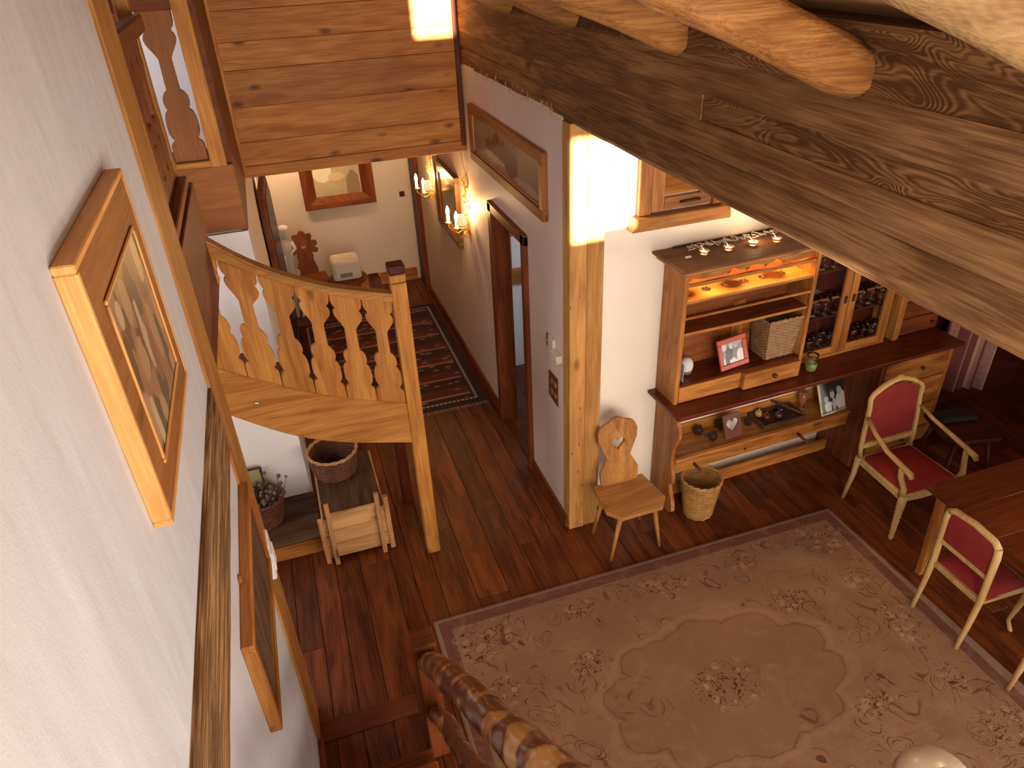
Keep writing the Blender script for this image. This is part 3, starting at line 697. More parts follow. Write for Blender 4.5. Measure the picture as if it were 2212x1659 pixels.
fg.tube([(cx - .05, cy - .07, .56), (cx - .06, cy - .09, .70), (cx - .05, cy - .06, .80)], [.02, .03, .03], n=8)
fg.build('figure', M_STA, t)

def heart(cx, cz, s, n=22):
    return [(cx + s * .062 * 16 * math.sin(a) ** 3 / 16, cz + s * .062 * (13 * math.cos(a) - 5 * math.cos(2 * a) - 2 * math.cos(3 * a) - math.cos(4 * a)) / 16) for a in [2 * PI * k / n for k in range(n)]]
def ring_prism(outer, inner, f0, f1, T=None):
    """flat board with a hole: both outlines resampled by angle round the hole centre"""
    b = B(T); n = 72
    ic = Vector((sum(p[0] for p in inner) / len(inner), sum(p[1] for p in inner) / len(inner)))
    def samp(poly, a):
        d = Vector((math.cos(a), math.sin(a))); best = 0
        for i in range(len(poly)):
            p, q = Vector(poly[i]) - ic, Vector(poly[(i + 1) % len(poly)]) - ic; e = q - p
            den = d.x * e.y - d.y * e.x
            if abs(den) < 1e-12: continue
            tt = (p.x * e.y - p.y * e.x) / den; u = (p.x * d.y - p.y * d.x) / den
            if tt > 0 and -1e-6 <= u <= 1 + 1e-6: best = max(best, tt)
        return ic + d * best
    vs = []
    for k in range(n):
        a = 2 * PI * k / n; o_, i_ = samp(outer, a), samp(inner, a)
        vs.append((b._v(f0(*o_)), b._v(f0(*i_)), b._v(f1(*o_)), b._v(f1(*i_))))
    for k in range(n):
        A, C = vs[k], vs[(k + 1) % n]
        b.face([A[0], C[0], C[1], A[1]]); b.face([A[2], A[3], C[3], C[2]]); b.face([A[0], A[2], C[2], C[0]]); b.face([A[1], C[1], C[3], A[3]])
    return b
def peasant_chair(name, label, mat, outline, tilt=.16, group=None):
    """board chair, local: seat centre at origin, facing -y"""
    t = thing(name, label, 'chair', group=group)
    s_ = B(); s_.prism([(-.20, .19), (.20, .19), (.235, -.10), (.16, -.20), (-.16, -.20), (-.235, -.10)], lambda a, c: (a, c, .455), lambda a, c: (a, c, .425)); s_.build('seat', W(mat, 'x'), t, bevel=.006, seg=2)
    for sx in (-1, 1):
        for sy, y0 in ((-1, -.13), (1, .13)):
            l = B(); l.tube([(sx * .13, y0, .43), (sx * .20, y0 + (.0 if sy < 0 else .05), 0)], [.020, .012], n=8); l.build('leg', W(mat, 'z'), t)
    hz = heart(0, .78, .85 if name == 'heart_chair' else .5)
    b = ring_prism(outline, hz, lambda a, c: (a, .155 + (c - .45) * tilt, c), lambda a, c: (a, .182 + (c - .45) * tilt, c)); b.build('backrest', W(mat, 'z'), t, bevel=.003)
    return t
half = [(.0, .985), (.035, .975), (.07, .950), (.10, .945), (.135, .925), (.158, .87), (.15, .80), (.115, .72), (.095, .67), (.10, .64), (.125, .615), (.15, .59), (.155, .55), (.145, .45)]
out1 = half + [(-a, c) for a, c in reversed(half[1:])]
pch = peasant_chair('heart_chair', 'pine board chair with heart-cut back against the corner post', 'peasant', out1)
pch.location = (1.945, 3.60, 0); pch.rotation_euler = (0, 0, R(1))
half2 = []
for k, (a, c, r) in enumerate(((0, .93, .045), (.075, .90, .045), (.125, .82, .045), (.13, .74, .04))):
    for j in range(7):
        an = PI / 2 - j * PI / 6 * (1 if k else .5) - k * .45
        half2.append((max(0, a + r * math.cos(an)) if k or j else 0, c + r * math.sin(an)))
half2 += [(.10, .66), (.085, .60), (.11, .57), (.13, .53), (.125, .45)]
out2 = half2 + [(-a, c) for a, c in reversed(half2[1:])]
pc2 = peasant_chair('scalloped_chair', 'dark red scalloped board chair by the white statuette', 'maroon', out2)
pc2.location = (.115, 8.60, 0)

# ---- humidifier on a round stool
t = thing('round_stool', 'low round dark stool carrying the cream appliance', 'stool', (.56, 8.62, 0))
B().lathe([(.22, .0), (.24, .01), (.24, .035), (.22, .04)], (.56, 8.62, .35), 28).build('seat', W('maroon', 'x'), t)
for k in range(3):
    a = k * 2.1 + .3; B().tube([(.56 + .13 * math.cos(a), 8.62 + .13 * math.sin(a), .35), (.56 + .20 * math.cos(a), 8.62 + .20 * math.sin(a), 0)], [.018, .012], n=8).build('leg', W('maroon', 'z'), t)
t = thing('humidifier', 'cream box humidifier with rounded corners and dark grille on the round stool', 'appliance', (.56, 8.60, .39))
M_CP = plain('cream_casing', (.72, .66, .60), .35, var=.03)
bx('casing', M_CP, .385, .735, 8.49, 8.77, .39, .66, t, bevel=.045, seg=4)
g = bx('grille', plain('grille_back', (.55, .5, .46), .5), .47, .62, 8.484, 8.492, .44, .50, t)
for k in range(12): bx('grille_slot', plain('slot_dark', (.06, .05, .05), .5) if k == 0 else bpy.data.materials['slot_dark'], .476 + k * .0118, .482 + k * .0118, 8.481, 8.486, .445, .495, g)
B().lathe([(.06, .655), (.06, .664), (.05, .666)], (.58, 8.62, 0), 20).build('lid_ring', M_CP, t)

# ---- kilim runner
def kilim():
    m, nt, b = newmat('striped_kilim'); b.inputs['Roughness'].default_value = .95
    tc = N(nt, 'ShaderNodeTexCoord'); sp = N(nt, 'ShaderNodeSeparateXYZ'); nt.links.new(tc.outputs['Object'], sp.inputs[0])
    y = math_n(nt, 'DIVIDE', sp.outputs[1], .34)
    fr = math_n(nt, 'FRACT', y)
    c = mixc(nt, math_n(nt, 'GREATER_THAN', fr, .5), (.10, .022, .016), (.045, .016, .014))
    vo = N(nt, 'ShaderNodeTexVoronoi'); mp = N(nt, 'ShaderNodeMapping'); mp.inputs['Scale'].default_value = (7, 16, 1); mp.inputs['Rotation'].default_value = (0, 0, .5)
    nt.links.new(tc.outputs['Object'], mp.inputs['Vector']); nt.links.new(mp.outputs[0], vo.inputs['Vector']); vo.inputs['Scale'].default_value = 1
    c = mixc(nt, math_n(nt, 'MULTIPLY', math_n(nt, 'LESS_THAN', vo.outputs['Distance'], .26), .7), c, (.36, .19, .12))
    st_ = math_n(nt, 'LESS_THAN', fr, .10)
    c = mixc(nt, st_, c, (.30, .15, .085))
    ax = math_n(nt, 'ABSOLUTE', sp.outputs[0]); ay = math_n(nt, 'ABSOLUTE', sp.outputs[1])
    zig = math_n(nt, 'MULTIPLY', math_n(nt, 'PINGPONG', math_n(nt, 'MULTIPLY', math_n(nt, 'ADD', sp.outputs[0], sp.outputs[1]), 1.0), .022), 1.0)
    edge = math_n(nt, 'MAXIMUM', math_n(nt, 'SUBTRACT', ax, .80), math_n(nt, 'SUBTRACT', ay, 1.17))
    c = mixc(nt, math_n(nt, 'GREATER_THAN', edge, -.10), c, (.035, .016, .015))
    e2 = math_n(nt, 'ABSOLUTE', math_n(nt, 'ADD', math_n(nt, 'ADD', edge, .05), zig))
    c = mixc(nt, math_n(nt, 'LESS_THAN', e2, .008), c, (.45, .36, .30))
    nt.links.new(c, b.inputs['Base Color']); return m
t = thing('kilim_runner', 'dark red striped kilim rug with zigzag border lying in the corridor', 'rug', (.70, 7.06, 0))
o = bx('weave', kilim(), -.13, 1.53, 5.86, 8.26, 0.001, .012, t, bevel=.003)
fr_ = B(); rr = random.Random(5)
for k in range(110):
    x = -.12 + k * .015
    fr_.bar((x, 5.862, .006), (x + rr.uniform(-.01, .01), 5.81 + rr.uniform(0, .015), .004), .004, .003)
fr_.build('fringe', plain('fringe_cream', (.45, .36, .30), .9), t, kind='stuff')

# ---- sledge chest, log basket, dried plant
t = thing('sledge_chest', 'pale pine plank chest on sledge runners with a dark lid', 'chest', (.02, 4.5, 0))
for z0, z1 in ((.03, .16), (.163, .29), (.293, .40)): bx('plank', W('sledge', 'x'), -.205, .255, 4.19, 4.215, z0, z1, t, bevel=.003)
for x in (-.205, .230): bx('side_panel', W('sledge', 'y'), x, x + .025, 4.216, 4.92, .03, .40, t, bevel=.003)
bx('back_panel', W('sledge', 'x'), -.18, .23, 4.895, 4.92, .03, .40, t)
bx('lid', W('ramp', 'y'), -.19, .24, 4.20, 4.92, .40, .425, t, bevel=.004)
bx('front_lip', W('sledge', 'x'), -.17, .22, 4.185, 4.215, .40, .44, t, bevel=.004)
for x in (-.155, .200):
    B().bar((x, 4.145, 0.005), (x + .004, 4.17, .56), .034, .030, up=(0, 1, 0)).build('runner', W('sledge', 'z'), t, bevel=.004)
for x in (-.215, .265): bx('corner_post', W('sledge', 'z'), x - .018, x + .018, 4.17, 4.205, 0, .50 if x > 0 else .42, t, bevel=.003)

def wicker(name, prof, c, nst, mat, T=None, thick=.006, rows=None, parent=None):
    """woven basket body: vertical stakes and weavers passing in front of and behind them"""
    b = B(T); c = Vector(c); H = prof[-1][1]
    def rad(z):
        for (r0, z0), (r1, z1) in zip(prof, prof[1:]):
            if z0 <= z <= z1: return r0 + (r1 - r0) * (z - z0) / max(1e-6, z1 - z0)
        return prof[-1][0]
    rows = rows or int(H / .012)
    for k in range(nst):
        a = 2 * PI * k / nst
        b.tube([c + Vector((rad(z) * math.cos(a), rad(z) * math.sin(a), z)) for z in [H * j / 6 for j in range(7)]], thick * .6, n=4)
    for r_ in range(rows):
        z = H * (r_ + .5) / rows; pts = []
        for k in range(nst * 2 + 1):
            a = PI * k / nst; s_ = math.cos(PI * (k / 1.0) / 1.0 + PI * r_) if k % 2 == 0 else 0
            s_ = ((-1) ** (k // 2 + r_)) if k % 2 == 0 else 0
            rr_ = rad(z) + s_ * thick * .75
            pts.append(c + Vector((rr_ * math.cos(a), rr_ * math.sin(a), z)))
        b.tube(pts, H / rows * .52, n=4, cap=False)
    return b
M_WIC = plain('wicker_honey', (.45, .235, .065), .5, var=.35, bscale=50)
M_WICD = plain('wicker_brown', (.15, .050, .020), .5, var=.3, bscale=50)
M_WICR = plain('wicker_rim', (.46, .25, .085), .5, var=.3, bscale=90)
def basket(name, label, c, prof, mat, rim, group=None):
    t = thing(name, label, 'basket', c, group=group)
    wicker('body', prof, c, 22, mat).build('body', mat, t, recalc=True)
    c = Vector(c); rt, h = prof[-1]
    b = B()
    for ph in (0, PI):
        b.tube([c + Vector(((rt + .006 * math.cos(k * .9 + ph)) * math.cos(2 * PI * k / 64), (rt + .006 * math.cos(k * .9 + ph)) * math.sin(2 * PI * k / 64), h + .006 * math.sin(k * .9 + ph))) for k in range(65)], .009, n=6, cap=False)
    b.build('rim', rim, t)
    b = B(); b.lathe([(.01, .0), (prof[0][0], .0), (prof[0][0], .01), (.01, .01)], c, 22); b.build('bottom', mat, t)
    return t
basket('round_log_basket', 'deep round brown basket standing on the dark sledge chest lid', (-.035, 4.72, .427), [(.155, 0), (.17, .08), (.185, .20)], M_WICD, M_WICR)
basket('waste_basket', 'honey wicker waste basket on the floor before the pine dresser', (2.605, 3.70, 0.0), [(.105, 0), (.12, .12), (.138, .24), (.150, .345)], M_WIC, M_WICR)
t = basket('plant_basket', 'brown basket of dried twigs on the low platform by the pier', (-.60, 4.62, .17), [(.10, 0), (.13, .12), (.15, .24)], M_WICD, M_WICD)
tw = B(); rr = random.Random(8)
for k in range(80):
    a = rr.uniform(0, 2 * PI); r = rr.uniform(0, .12); p = Vector((-.60 + r * math.cos(a), 4.62 + r * math.sin(a), .24)); l = rr.uniform(.12, .30)
    q = p + Vector((math.cos(a) * .3 * l + rr.uniform(-.03, .03), math.sin(a) * .3 * l, l)); tw.bar(p, q, .006, .006, w1=.002, h1=.002); tw.ball(q, rr.uniform(.008, .02), n=5, m=3)
tw.build('dried_twigs', plain('dried_twig', (.16, .12, .07), .8, var=.4), kind='stuff', label='clump of dried twigs and seed heads in the brown basket', cat='plant')
t = thing('small_gilt_picture', 'small gilt picture leaning on the white pier behind the twig basket', 'picture', (-.62, 4.82, .17))
bx('frame', plain('thin_dark_frame', (.08, .05, .03), .4), -.74, -.575, 4.80, 4.815, .172, .56, t, bevel=.003)
bx('picture', plain('olive_gilt', (.42, .35, .16), .4), -.725, -.59, 4.795, 4.80, .19, .54, t)

# ================================================================== the pine dresser
DW, DWu, DWz = W('dresser', 'y'), W('dresser', 'x'), W('dresser', 'z')
CW = W('counter', 'x')
dr = thing('pine_dresser', 'long built-in pine dresser with dark counter, plate racks and glazed cupboards', 'dresser', (2.34, 4.07, 0))
def P_(name, mat, u0, u1, v0, v1, z0, z1, par=None, bevel=.003, **k): return dbx(name, mat, u0, u1, v0 + .004, v1 + .004, z0, z1, par or dr, bevel, **k)
# scalloped end panel of the base
def end_panel(u, name='end_panel', wv=None):
    b = B(TD); prof = [(0, 0), (.29, 0), (.335, .04), (.33, .10), (.29, .20), (.262, .26), (.30, .29), (.305, .34), (.285, .42), (.27, .50), (.275, .60), (.31, .68), (.335, .74), (.33, .80), (.30, .86), (.31, .955), (0, .955)]
    b.prism(prof, lambda a, c: (u, a + .004, c), lambda a, c: (u + .032, a + .004, c)); return b.build(name, DWz, dr, bevel=.003)
end_panel(.035); 
P_('end_panel', W('maroon', 'z'), 1.70, 1.735, 0, .40, 0, .955)
P_('shelf', DWu, .067, 1.70, 0, .262, .475, .50)
P_('front_board', DWu, .067, 1.70, .262, .284, .372, .485)
P_('front_moulding', DWu, .06, 1.705, .255, .300, .486, .505, bevel=.006)
P_('back_board', DWu, .067, 1.70, 0, .012, .50, .60)
P_('plinth_board', DWu, .067, 1.70, .10, .125, 0, .105)
P_('drawer_chest_side', W('maroon', 'z'), 1.735, 1.86, .02, .34, 0, .955)
ch = P_('drawer_chest', W('dark', 'x'), 1.86, 2.58, .005, .345, .02, .955)
P_('chest_stile', DWz, 2.56, 2.590, .0, .36, 0, .955); P_('chest_stile', DWz, 1.86, 1.885, .0, .36, 0, .955)
M_KNOB = plain('dark_knob', (.10, .05, .035), .25, .5)
def knob(par, u, v, z, r=.016):
    p = D(u, v, z); q = D(u, v + .02, z); b = B(); b.tube([p, q], [.006, .008], n=8); b.ball(q, r, n=10, m=7); b.build('knob', M_KNOB, par)
for z0, z1 in ((.70, .945), (.44, .69), (.19, .43), (.03, .18)):
    d = P_('drawer', DWu, 1.90, 2.55, .345, .365, z0, z1, bevel=.006); knob(d, 2.27, .37, (z0 + z1) / 2)
for u, z in ((.235, .40), (1.20, .40)):
    b = B(); b.tube([D(u, .285, z + .02), D(u + .02, .40, z - .01)], [.012, .010], n=10); b.build('peg', W('maroon', 'y'), dr)
b = B(); b.tube([D(.70, .2855, .42), D(.70, .289, .42)], .013, n=12); b.build('peg_hole', W('dark', 'x'), dr)
# counter with moulded edge
ct = B(TD); ct.prism([(-.045, 0), (-.045, .40), (-.025, .424), (2.61, .424), (2.61, 0)], lambda a, c: (a, c + .004, 1.0), lambda a, c: (a, c + .004, .972)); ct.build('counter', CW, dr, bevel=.006, seg=2)
ct = B(TD); ct.prism([(-.030, 0), (-.030, .385), (-.012, .408), (2.60, .408), (2.60, 0)], lambda a, c: (a, c + .004, .972), lambda a, c: (a, c + .004, .953)); ct.build('counter_moulding', CW, dr, bevel=.006)
# left hutch
hz = 2.05
def hutch_side(u, t=.032):
    P_('hutch_side', DWz, u, u + t, 0, .262, 1.0, hz)
hutch_side(.020); hutch_side(1.085)
P_('hutch_back', W('backw', 'x'), .052, 1.085, 0, .012, 1.155, 2.05)  # pine back, its inner shade painted in with a darker wood
P_('back_batten', DWz, .62, .72, .012, .022, 1.155, 1.60)
P_('shelf', DWu, .052, 1.085, .012, .245, 1.785, 1.807)
P_('shelf', W('maroon', 'x'), .052, 1.085, .012, .245, 1.545, 1.567)
P_('shelf_edge', DWu, .052, 1.085, .245, .250, 1.545, 1.567)
P_('plate_rail', DWu, .052, 1.085, .235, .255, 1.910, 1.935)
P_('plate_rail', DWu, .052, 1.085, .235, .255, 1.672, 1.690)
P_('shelf', W('counter', 'x'), .052, 1.085, .012, .262, 1.143, 1.158)
d = P_('drawer', DWu, .056, .575, .02, .262, 1.008, 1.138); 
d = P_('drawer', DWu, .58, 1.075, .04, .300, 1.005, 1.138); knob(d, .84, .304, 1.075, .018)
# scalloped apron under the hutch top
ap = [(.052, 2.05), (1.085, 2.05)] + [(1.085 - 1.033 * k / 48, 2.0 - .045 * abs(math.sin(PI * k / 48 * 3.0)) ** .6 * (1 if k % 16 not in (0,) else .2) + .03 * math.exp(-((k - 24) / 3.) ** 2)) for k in range(49)]
B(TD).prism(ap, lambda a, c: (a, .262, c), lambda a, c: (a, .244, c)).build('apron', DWu, dr, bevel=.002)
tp = B(TD); tp.prism([(-.085, 0), (-.085, .395), (1.14, .395), (1.14, 0)], lambda a, c: (a, c + .004, 2.105), lambda a, c: (a, c + .004, 2.085)); tp.build('top_board', W('top', 'x'), dr, bevel=.005)
tp = B(TD); tp.prism([(-.055, 0), (-.055, .36), (1.12, .36), (1.12, 0)], lambda a, c: (a, c + .004, 2.086), lambda a, c: (a, c + .004, 2.045)); tp.build('cornice', DWu, dr, bevel=.01)
# middle glazed cupboard
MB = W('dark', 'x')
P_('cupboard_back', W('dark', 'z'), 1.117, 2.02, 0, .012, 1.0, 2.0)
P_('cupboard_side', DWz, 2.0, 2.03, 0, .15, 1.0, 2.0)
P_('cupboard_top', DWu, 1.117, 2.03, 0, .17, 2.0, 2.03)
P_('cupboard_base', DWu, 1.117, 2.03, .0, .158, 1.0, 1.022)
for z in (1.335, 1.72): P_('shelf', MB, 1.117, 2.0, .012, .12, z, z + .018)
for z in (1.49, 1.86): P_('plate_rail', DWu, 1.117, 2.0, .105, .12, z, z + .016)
M_GLASS = plain('clear_glass', (1, 1, 1), .0, trans=1.0, ior=1.45, var=0)
def thin_glass():
    m, nt, b = newmat('window_glass'); out = [n for n in nt.nodes if n.type == 'OUTPUT_MATERIAL'][0]
    tr_ = N(nt, 'ShaderNodeBsdfTransparent'); gl = N(nt, 'ShaderNodeBsdfGlossy'); gl.inputs['Roughness'].default_value = .03
    mx = N(nt, 'ShaderNodeMixShader'); lw = N(nt, 'ShaderNodeLayerWeight'); lw.inputs[0].default_value = .25
    nt.links.new(math_n(nt, 'MULTIPLY_ADD', lw.outputs[0], .12, .015), mx.inputs[0]); nt.links.new(tr_.outputs[0], mx.inputs[1]); nt.links.new(gl.outputs[0], mx.inputs[2]); nt.links.new(mx.outputs[0], out.inputs[0]); return m
M_THIN = thin_glass()
for u0, u1 in ((1.12, 1.555), (1.565, 2.0)):
    dd = thing('door', None, None); dd.parent = dr; dd.location = (0, 0, 0)
    for a in ((u0, u0 + .065), (u1 - .065, u1)): P_('door_stile', DWz, a[0], a[1], .14, .162, 1.025, 1.995, dd)
    for a in ((1.025, 1.085), (1.935, 1.995)): P_('door_rail', DWu, u0 + .065, u1 - .065, .14, .160, a[0], a[1], dd)
    P_('door_pane', M_THIN, u0 + .065, u1 - .065, .148, .151, 1.085, 1.935, dd, bevel=0)
    P_('door_catch', M_KNOB, (u1 - .045 if u0 < 1.3 else u0 + .02), (u1 - .02 if u0 < 1.3 else u0 + .045), .162, .172, 1.46, 1.52, dd)
# right drawers on the counter
P_('upright_board', DWz, 2.105, 2.165, 0, .17, 1.0, 1.75)
P_('recess_panel', W('dark', 'z'), 2.03, 2.105, 0, .06, 1.0, 1.75)
P_('small_chest', W('maroon', 'x'), 2.165, 2.60, .004, .12, 1.0, 1.62)
for z0, z1 in ((1.01, 1.15), (1.16, 1.30), (1.31, 1.45), (1.46, 1.60)):
    d = P_('drawer', W('maroon', 'x'), 2.175, 2.59, .12, .14, z0, z1, bevel=.005); knob(d, 2.52, .145, (z0 + z1) / 2)

# lights in the dresser top
M_PUCK = plain('halogen_glow', (1, .8, .5), .3, emit=(1, .66, .30), estr=60)
M_CHR = plain('copper_reflector', (.75, .42, .22), .2, .9)
for i, (u, v, lab) in enumerate(((.195, .19, 'glowing halogen cup on the dresser top nearest the cream wall'), (.377, .20, 'glowing halogen cup second along the dresser top'),
                                 (.568, .20, 'brightest glowing halogen cup third along the dresser top'), (.746, .215, 'glowing halogen cup on the dresser top closest to the big beam'))):
    p = D(u, v, 2.108); t = thing('halogen_light', lab, 'lamp', p, group='halogen lights along the dresser top')
    b = B(); b.lathe([(.018, 0), (.034, .016), (.036, .020), (.030, .018), (.014, .004)], p, 16, cap=False); b.build('reflector', M_CHR, t)
    b = B(); b.lathe([(.024, .006), (.024, .010), (.004, .012)], p, 12); b.build('bulb', M_PUCK, t)
    b = B(); b.tube([p + Vector((.01, .02, .012)), p + Vector((.0, .06, .05)), p + Vector((-.02, .12, .01)), p + Vector((.03, .15, .004))], .0025, n=5); b.build('wire', plain('pale_wire', (.7, .65, .6), .4), t)
    if i in (0, 1, 2, 3):
        l = light('puck_lamp', 'SPOT', D(.14 + i * .27, .13, 2.03), 13.0, (1.0, .60, .18), spot_size=R(110), spot_blend=.6, shadow_soft_size=.02, to=D(.14 + i * .27, .12, 1.5))
light('puck_glow', 'POINT', D(.62, .16, 2.17), .8, (1, .62, .28), shadow_soft_size=.03)
light('hutch_glow', 'POINT', D(.85, .13, 2.00), .9, (1, .50, .14), shadow_soft_size=.03)
light('cupboard_fill', 'POINT', D(1.5, .132, 1.95), 2.2, (1, .72, .42), shadow_soft_size=.02)  # added fill without a lamp, brings out highlights on the glasses
t = thing('cable_tangle', 'tangled pale cables along the back of the dresser top', 'cable', D(.5, .06, 2.11))
b = B(); rr = random.Random(2); pts = []
for k in range(70):
    s_ = k / 69; pts.append(D(.12 + .72 * s_ + .03 * math.sin(k * 1.3), .10 + .035 * math.sin(k * 2.1) + .02 * math.cos(k * .9), 2.115 + .015 * abs(math.sin(k * 1.7))))
b.tube(pts, .0035, n=5); b.build('cable', bpy.data.materials['pale_wire'], t)
t = thing('rail_bar', 'dark metal bar lying along the wall behind the cables', 'bar', D(.5, .05, 2.11)); b = B(); b.tube([D(.06, .03, 2.113), D(.85, .03, 2.113)], .006, n=6); b.build('bar', M_DKM, t)
t = thing('transformer_block', 'tiny white connector block on the dresser top by the cornice corner', 'block', D(.06, .22, 2.105)); P0 = plain('white_block', (.8, .8, .78), .4)
dbx('block', P0, .045, .085, .20, .215, 2.106, 2.116, t)

# ---- glasses
def glass_mesh(name, prof, n=14):
    b = B(); b.lathe(prof, (0, 0, 0), n, cap=True); return b
wine = [(.001, 0), (.030, .001), (.031, .003), (.006, .008), (.0035, .02), (.0035, .075), (.008, .085), (.026, .105), (.032, .130), (.029, .165), (.0275, .165), (.0305, .130), (.0245, .108), (.006, .088), (.001, .086)]
def wine_glass(name, label, group):
    t = thing(name, label, 'glass', group=group)
    b = B(); b.lathe(wine, (0, 0, 0), 14, cap=False); b.build('bowl', M_GLASS, t); return t
L1 = 'first stemmed glass along the glowing top shelf of the dresser hutch'
g0 = None
for k in range(6):
    p = D(.13 + k * .155, .13, 1.808)
    if g0 is None: g0 = wine_glass('wine_glass', L1, 'stemmed glasses on the lit shelf'); g0.location = p
    else: dup(g0, loc=p, label='%s stemmed glass along the glowing top shelf of the dresser hutch' % ('first', 'second', 'third', 'fourth', 'fifth', 'last')[k])
rr = random.Random(4)
for z, nm in ((1.023, 'bottom'), (1.354, 'middle'), (1.739, 'top')):
    for (ua, ub, side) in ((1.205, 1.49, 'first'), (1.63, 1.93, 'second')):
        for j in range(4):
            for r_ in range(2):
                p = D(ua + (ub - ua) * j / 3 + (.02 if r_ else 0), .045 + r_ * .055, z)
                c = dup(g0, loc=p, label='%s stemmed glass in the %s row of the %s shelf, %s glazed door' % (('first', 'second', 'third', 'fourth')[j], ('back', 'front')[r_], nm, side))
                c['group'] = 'glasses behind the glazed doors'
                c.scale = (1.0, 1.0, .95 + rr.uniform(-.1, .1))

# ---- things on the dresser
def leaning_frame(name, label, u, v, z, wd_, ht, fw, mat, printm, lean=.30, yaw=0.0, tk=.018):
    """picture frame standing on a ledge, leaning back towards the wall; local: x along, y towards wall, z up"""
    t = thing(name, label, 'photo frame'); M = []
    for a in ((-wd_ / 2, wd_ / 2, 0, fw), (-wd_ / 2, wd_ / 2, ht - fw, ht), (-wd_ / 2, -wd_ / 2 + fw, fw, ht - fw), (wd_ / 2 - fw, wd_ / 2, fw, ht - fw)):
        B().box(a[0], a[1], 0, tk, a[2], a[3]).build('frame_rail', mat, t, bevel=.004)
    B().box(-wd_ / 2 + fw * .8, wd_ / 2 - fw * .8, tk * .5, tk * .7, fw * .8, ht - fw * .8).build('photograph', printm, t)
    B().bar((0, tk, ht * .7), (0, ht * .28, ht * .7 * 0 + .004), .03, .004, up=(0, 1, 0)).build('strut', W('dark', 'z'), t)
    t.location = D(u, v, z + .002); t.rotation_euler = (-lean, 0, TA + yaw); return t
G = lambda v: (v, v, v * .97)
M_PH1 = shapes_mat('wedding_photo', G(.22), [(.00, .05, .10, .055, G(.62)), (-.03, .115, .035, .05, G(.05)), (.035, .105, .035, .05, G(.16)), (-.055, .07, .02, .04, G(.04)), (.07, .08, .035, .05, G(.66)), (-.01, .165, .017, .022, G(.55)), (.035, .16, .017, .02, G(.45)), (.05, .185, .05, .02, G(.35)), (-.08, .17, .03, .03, G(.5))], rough=.25, nz=.35, nscale=18)
leaning_frame('red_photo_frame', 'small black and white couple photo in a red painted frame on the dresser', .56, .215, 1.159, .268, .228, .038, plain('red_lacquer', (.55, .085, .04), .35, var=.25, bscale=40), M_PH1, lean=.38, yaw=.12)
M_PH2 = shapes_mat('family_photo', G(.03), [(-.085, .055, .035, .05, G(.55)), (-.01, .055, .03, .06, G(.05)), (-.02, .07, .02, .05, G(.5)), (.055, .085, .055, .085, G(.66)), (-.095, .125, .022, .028, G(.38)), (-.03, .155, .024, .032, G(.5)), (.045, .175, .026, .033, G(.48)), (-.03, .19, .022, .012, G(.08)), (-.06, .08, .02, .02, G(.6))], rough=.22, nz=.22, nscale=22)
leaning_frame('silver_photo_frame', 'large silver framed black and white photo of three people on the lower shelf', 1.61, .262, .501, .34, .285, .022, plain('champagne_silver', (.62, .56, .34), .3, .5, bump=.3), M_PH2, lean=.42, yaw=.06)
M_PH3 = plain('heart_photo', (.55, .53, .52), .25, var=.6, bscale=60)
t = thing('heart_picture', 'brown leather picture frame with heart-shaped opening among the pine cones', 'photo frame')
ho = [(-.085, 0), (.085, 0), (.085, .20), (-.085, .20)]
ring_prism(ho, heart(0, .115, .95, 30), lambda a, c: (a, 0, c), lambda a, c: (a, .018, c)).build('frame', plain('brown_leather', (.16, .05, .03), .28, bump=.2), t, bevel=.003)
B().box(-.07, .07, .012, .015, .03, .18).build('photograph', M_PH3, t)
t.location = D(.635, .225, .502); t.rotation_euler = (-.35, 0, TA + .10)
def cone(u, v, z, label, s=.036, ang=0.0):
    t = thing('pine_cone', label, 'pine cone', D(u, v, z)); c = D(u, v, z + s); b = B()
    b.ball(c, s * .6, n=8, m=6, sc=(1, 1, 1.2))
    for k in range(44):
        h = k / 44 * 2 - 1; r = math.sqrt(max(0, 1 - h * h)) * s * .75; a = k * 2.4
        p = c + Vector((r * math.cos(a), r * math.sin(a), h * s)); q = p + Vector((math.cos(a), math.sin(a), .4)) * s * .35
        b.bar(p, q, s * .30, s * .1, w1=s * .16, h1=s * .06)
    b.build('scales', bpy.data.materials.get('cone_brown') or plain('cone_brown', (.055, .026, .020), .7, var=.4), t); return t
cone(.40, .07, .502, 'pine cone furthest back on the lower shelf beside the grape ornament', .040)
cone(.46, .18, .502, 'pine cone lying nearest the shelf edge beside the heart frame', .038)
cone(.60, .06, .502, 'pine cone half hidden behind the heart frame', .040)
cone(.83, .12, .502, 'pine cone between the heart frame and the wooden tray', .036)
b = B(); b.tube([D(.42, .14, .52), D(.60, .11, .53)], .004, n=5); b.build('bare_twig', W('dark', 'x'), label='thin bare twig joining the pine cones on the lower shelf', cat='twig')
t = thing('grape_ornament', 'dark glossy carved grape bunch standing at the dresser end panel', 'ornament', D(.15, .12, .502)); b = B(); rr = random.Random(6)
for k in range(46):
    h = k / 46; a = k * 2.4; r = .042 * math.sin(PI * (.15 + .8 * h)) ; b.ball(D(.15 + r * math.cos(a), .12 + r * math.sin(a), .515 + h * .17), .016, n=8, m=5)
b.build('grapes', plain('dark_glass_grape', (.10, .035, .035), .15), t)
t = thing('wooden_tray', 'dark wooden tray holding bottles and ornaments on the lower shelf', 'tray', D(1.08, .12, .502))
dbx('base', W('ramp', 'x'), .90, 1.30, .03, .235, .502, .510, t)
for a in ((.90, 1.30, .225, .240), (.90, 1.30, .03, .045), (.895, .915, .03, .24), (1.285, 1.305, .03, .24)): dbx('tray_side', W('ramp', 'x'), *a, .510, .545, t, bevel=.003)
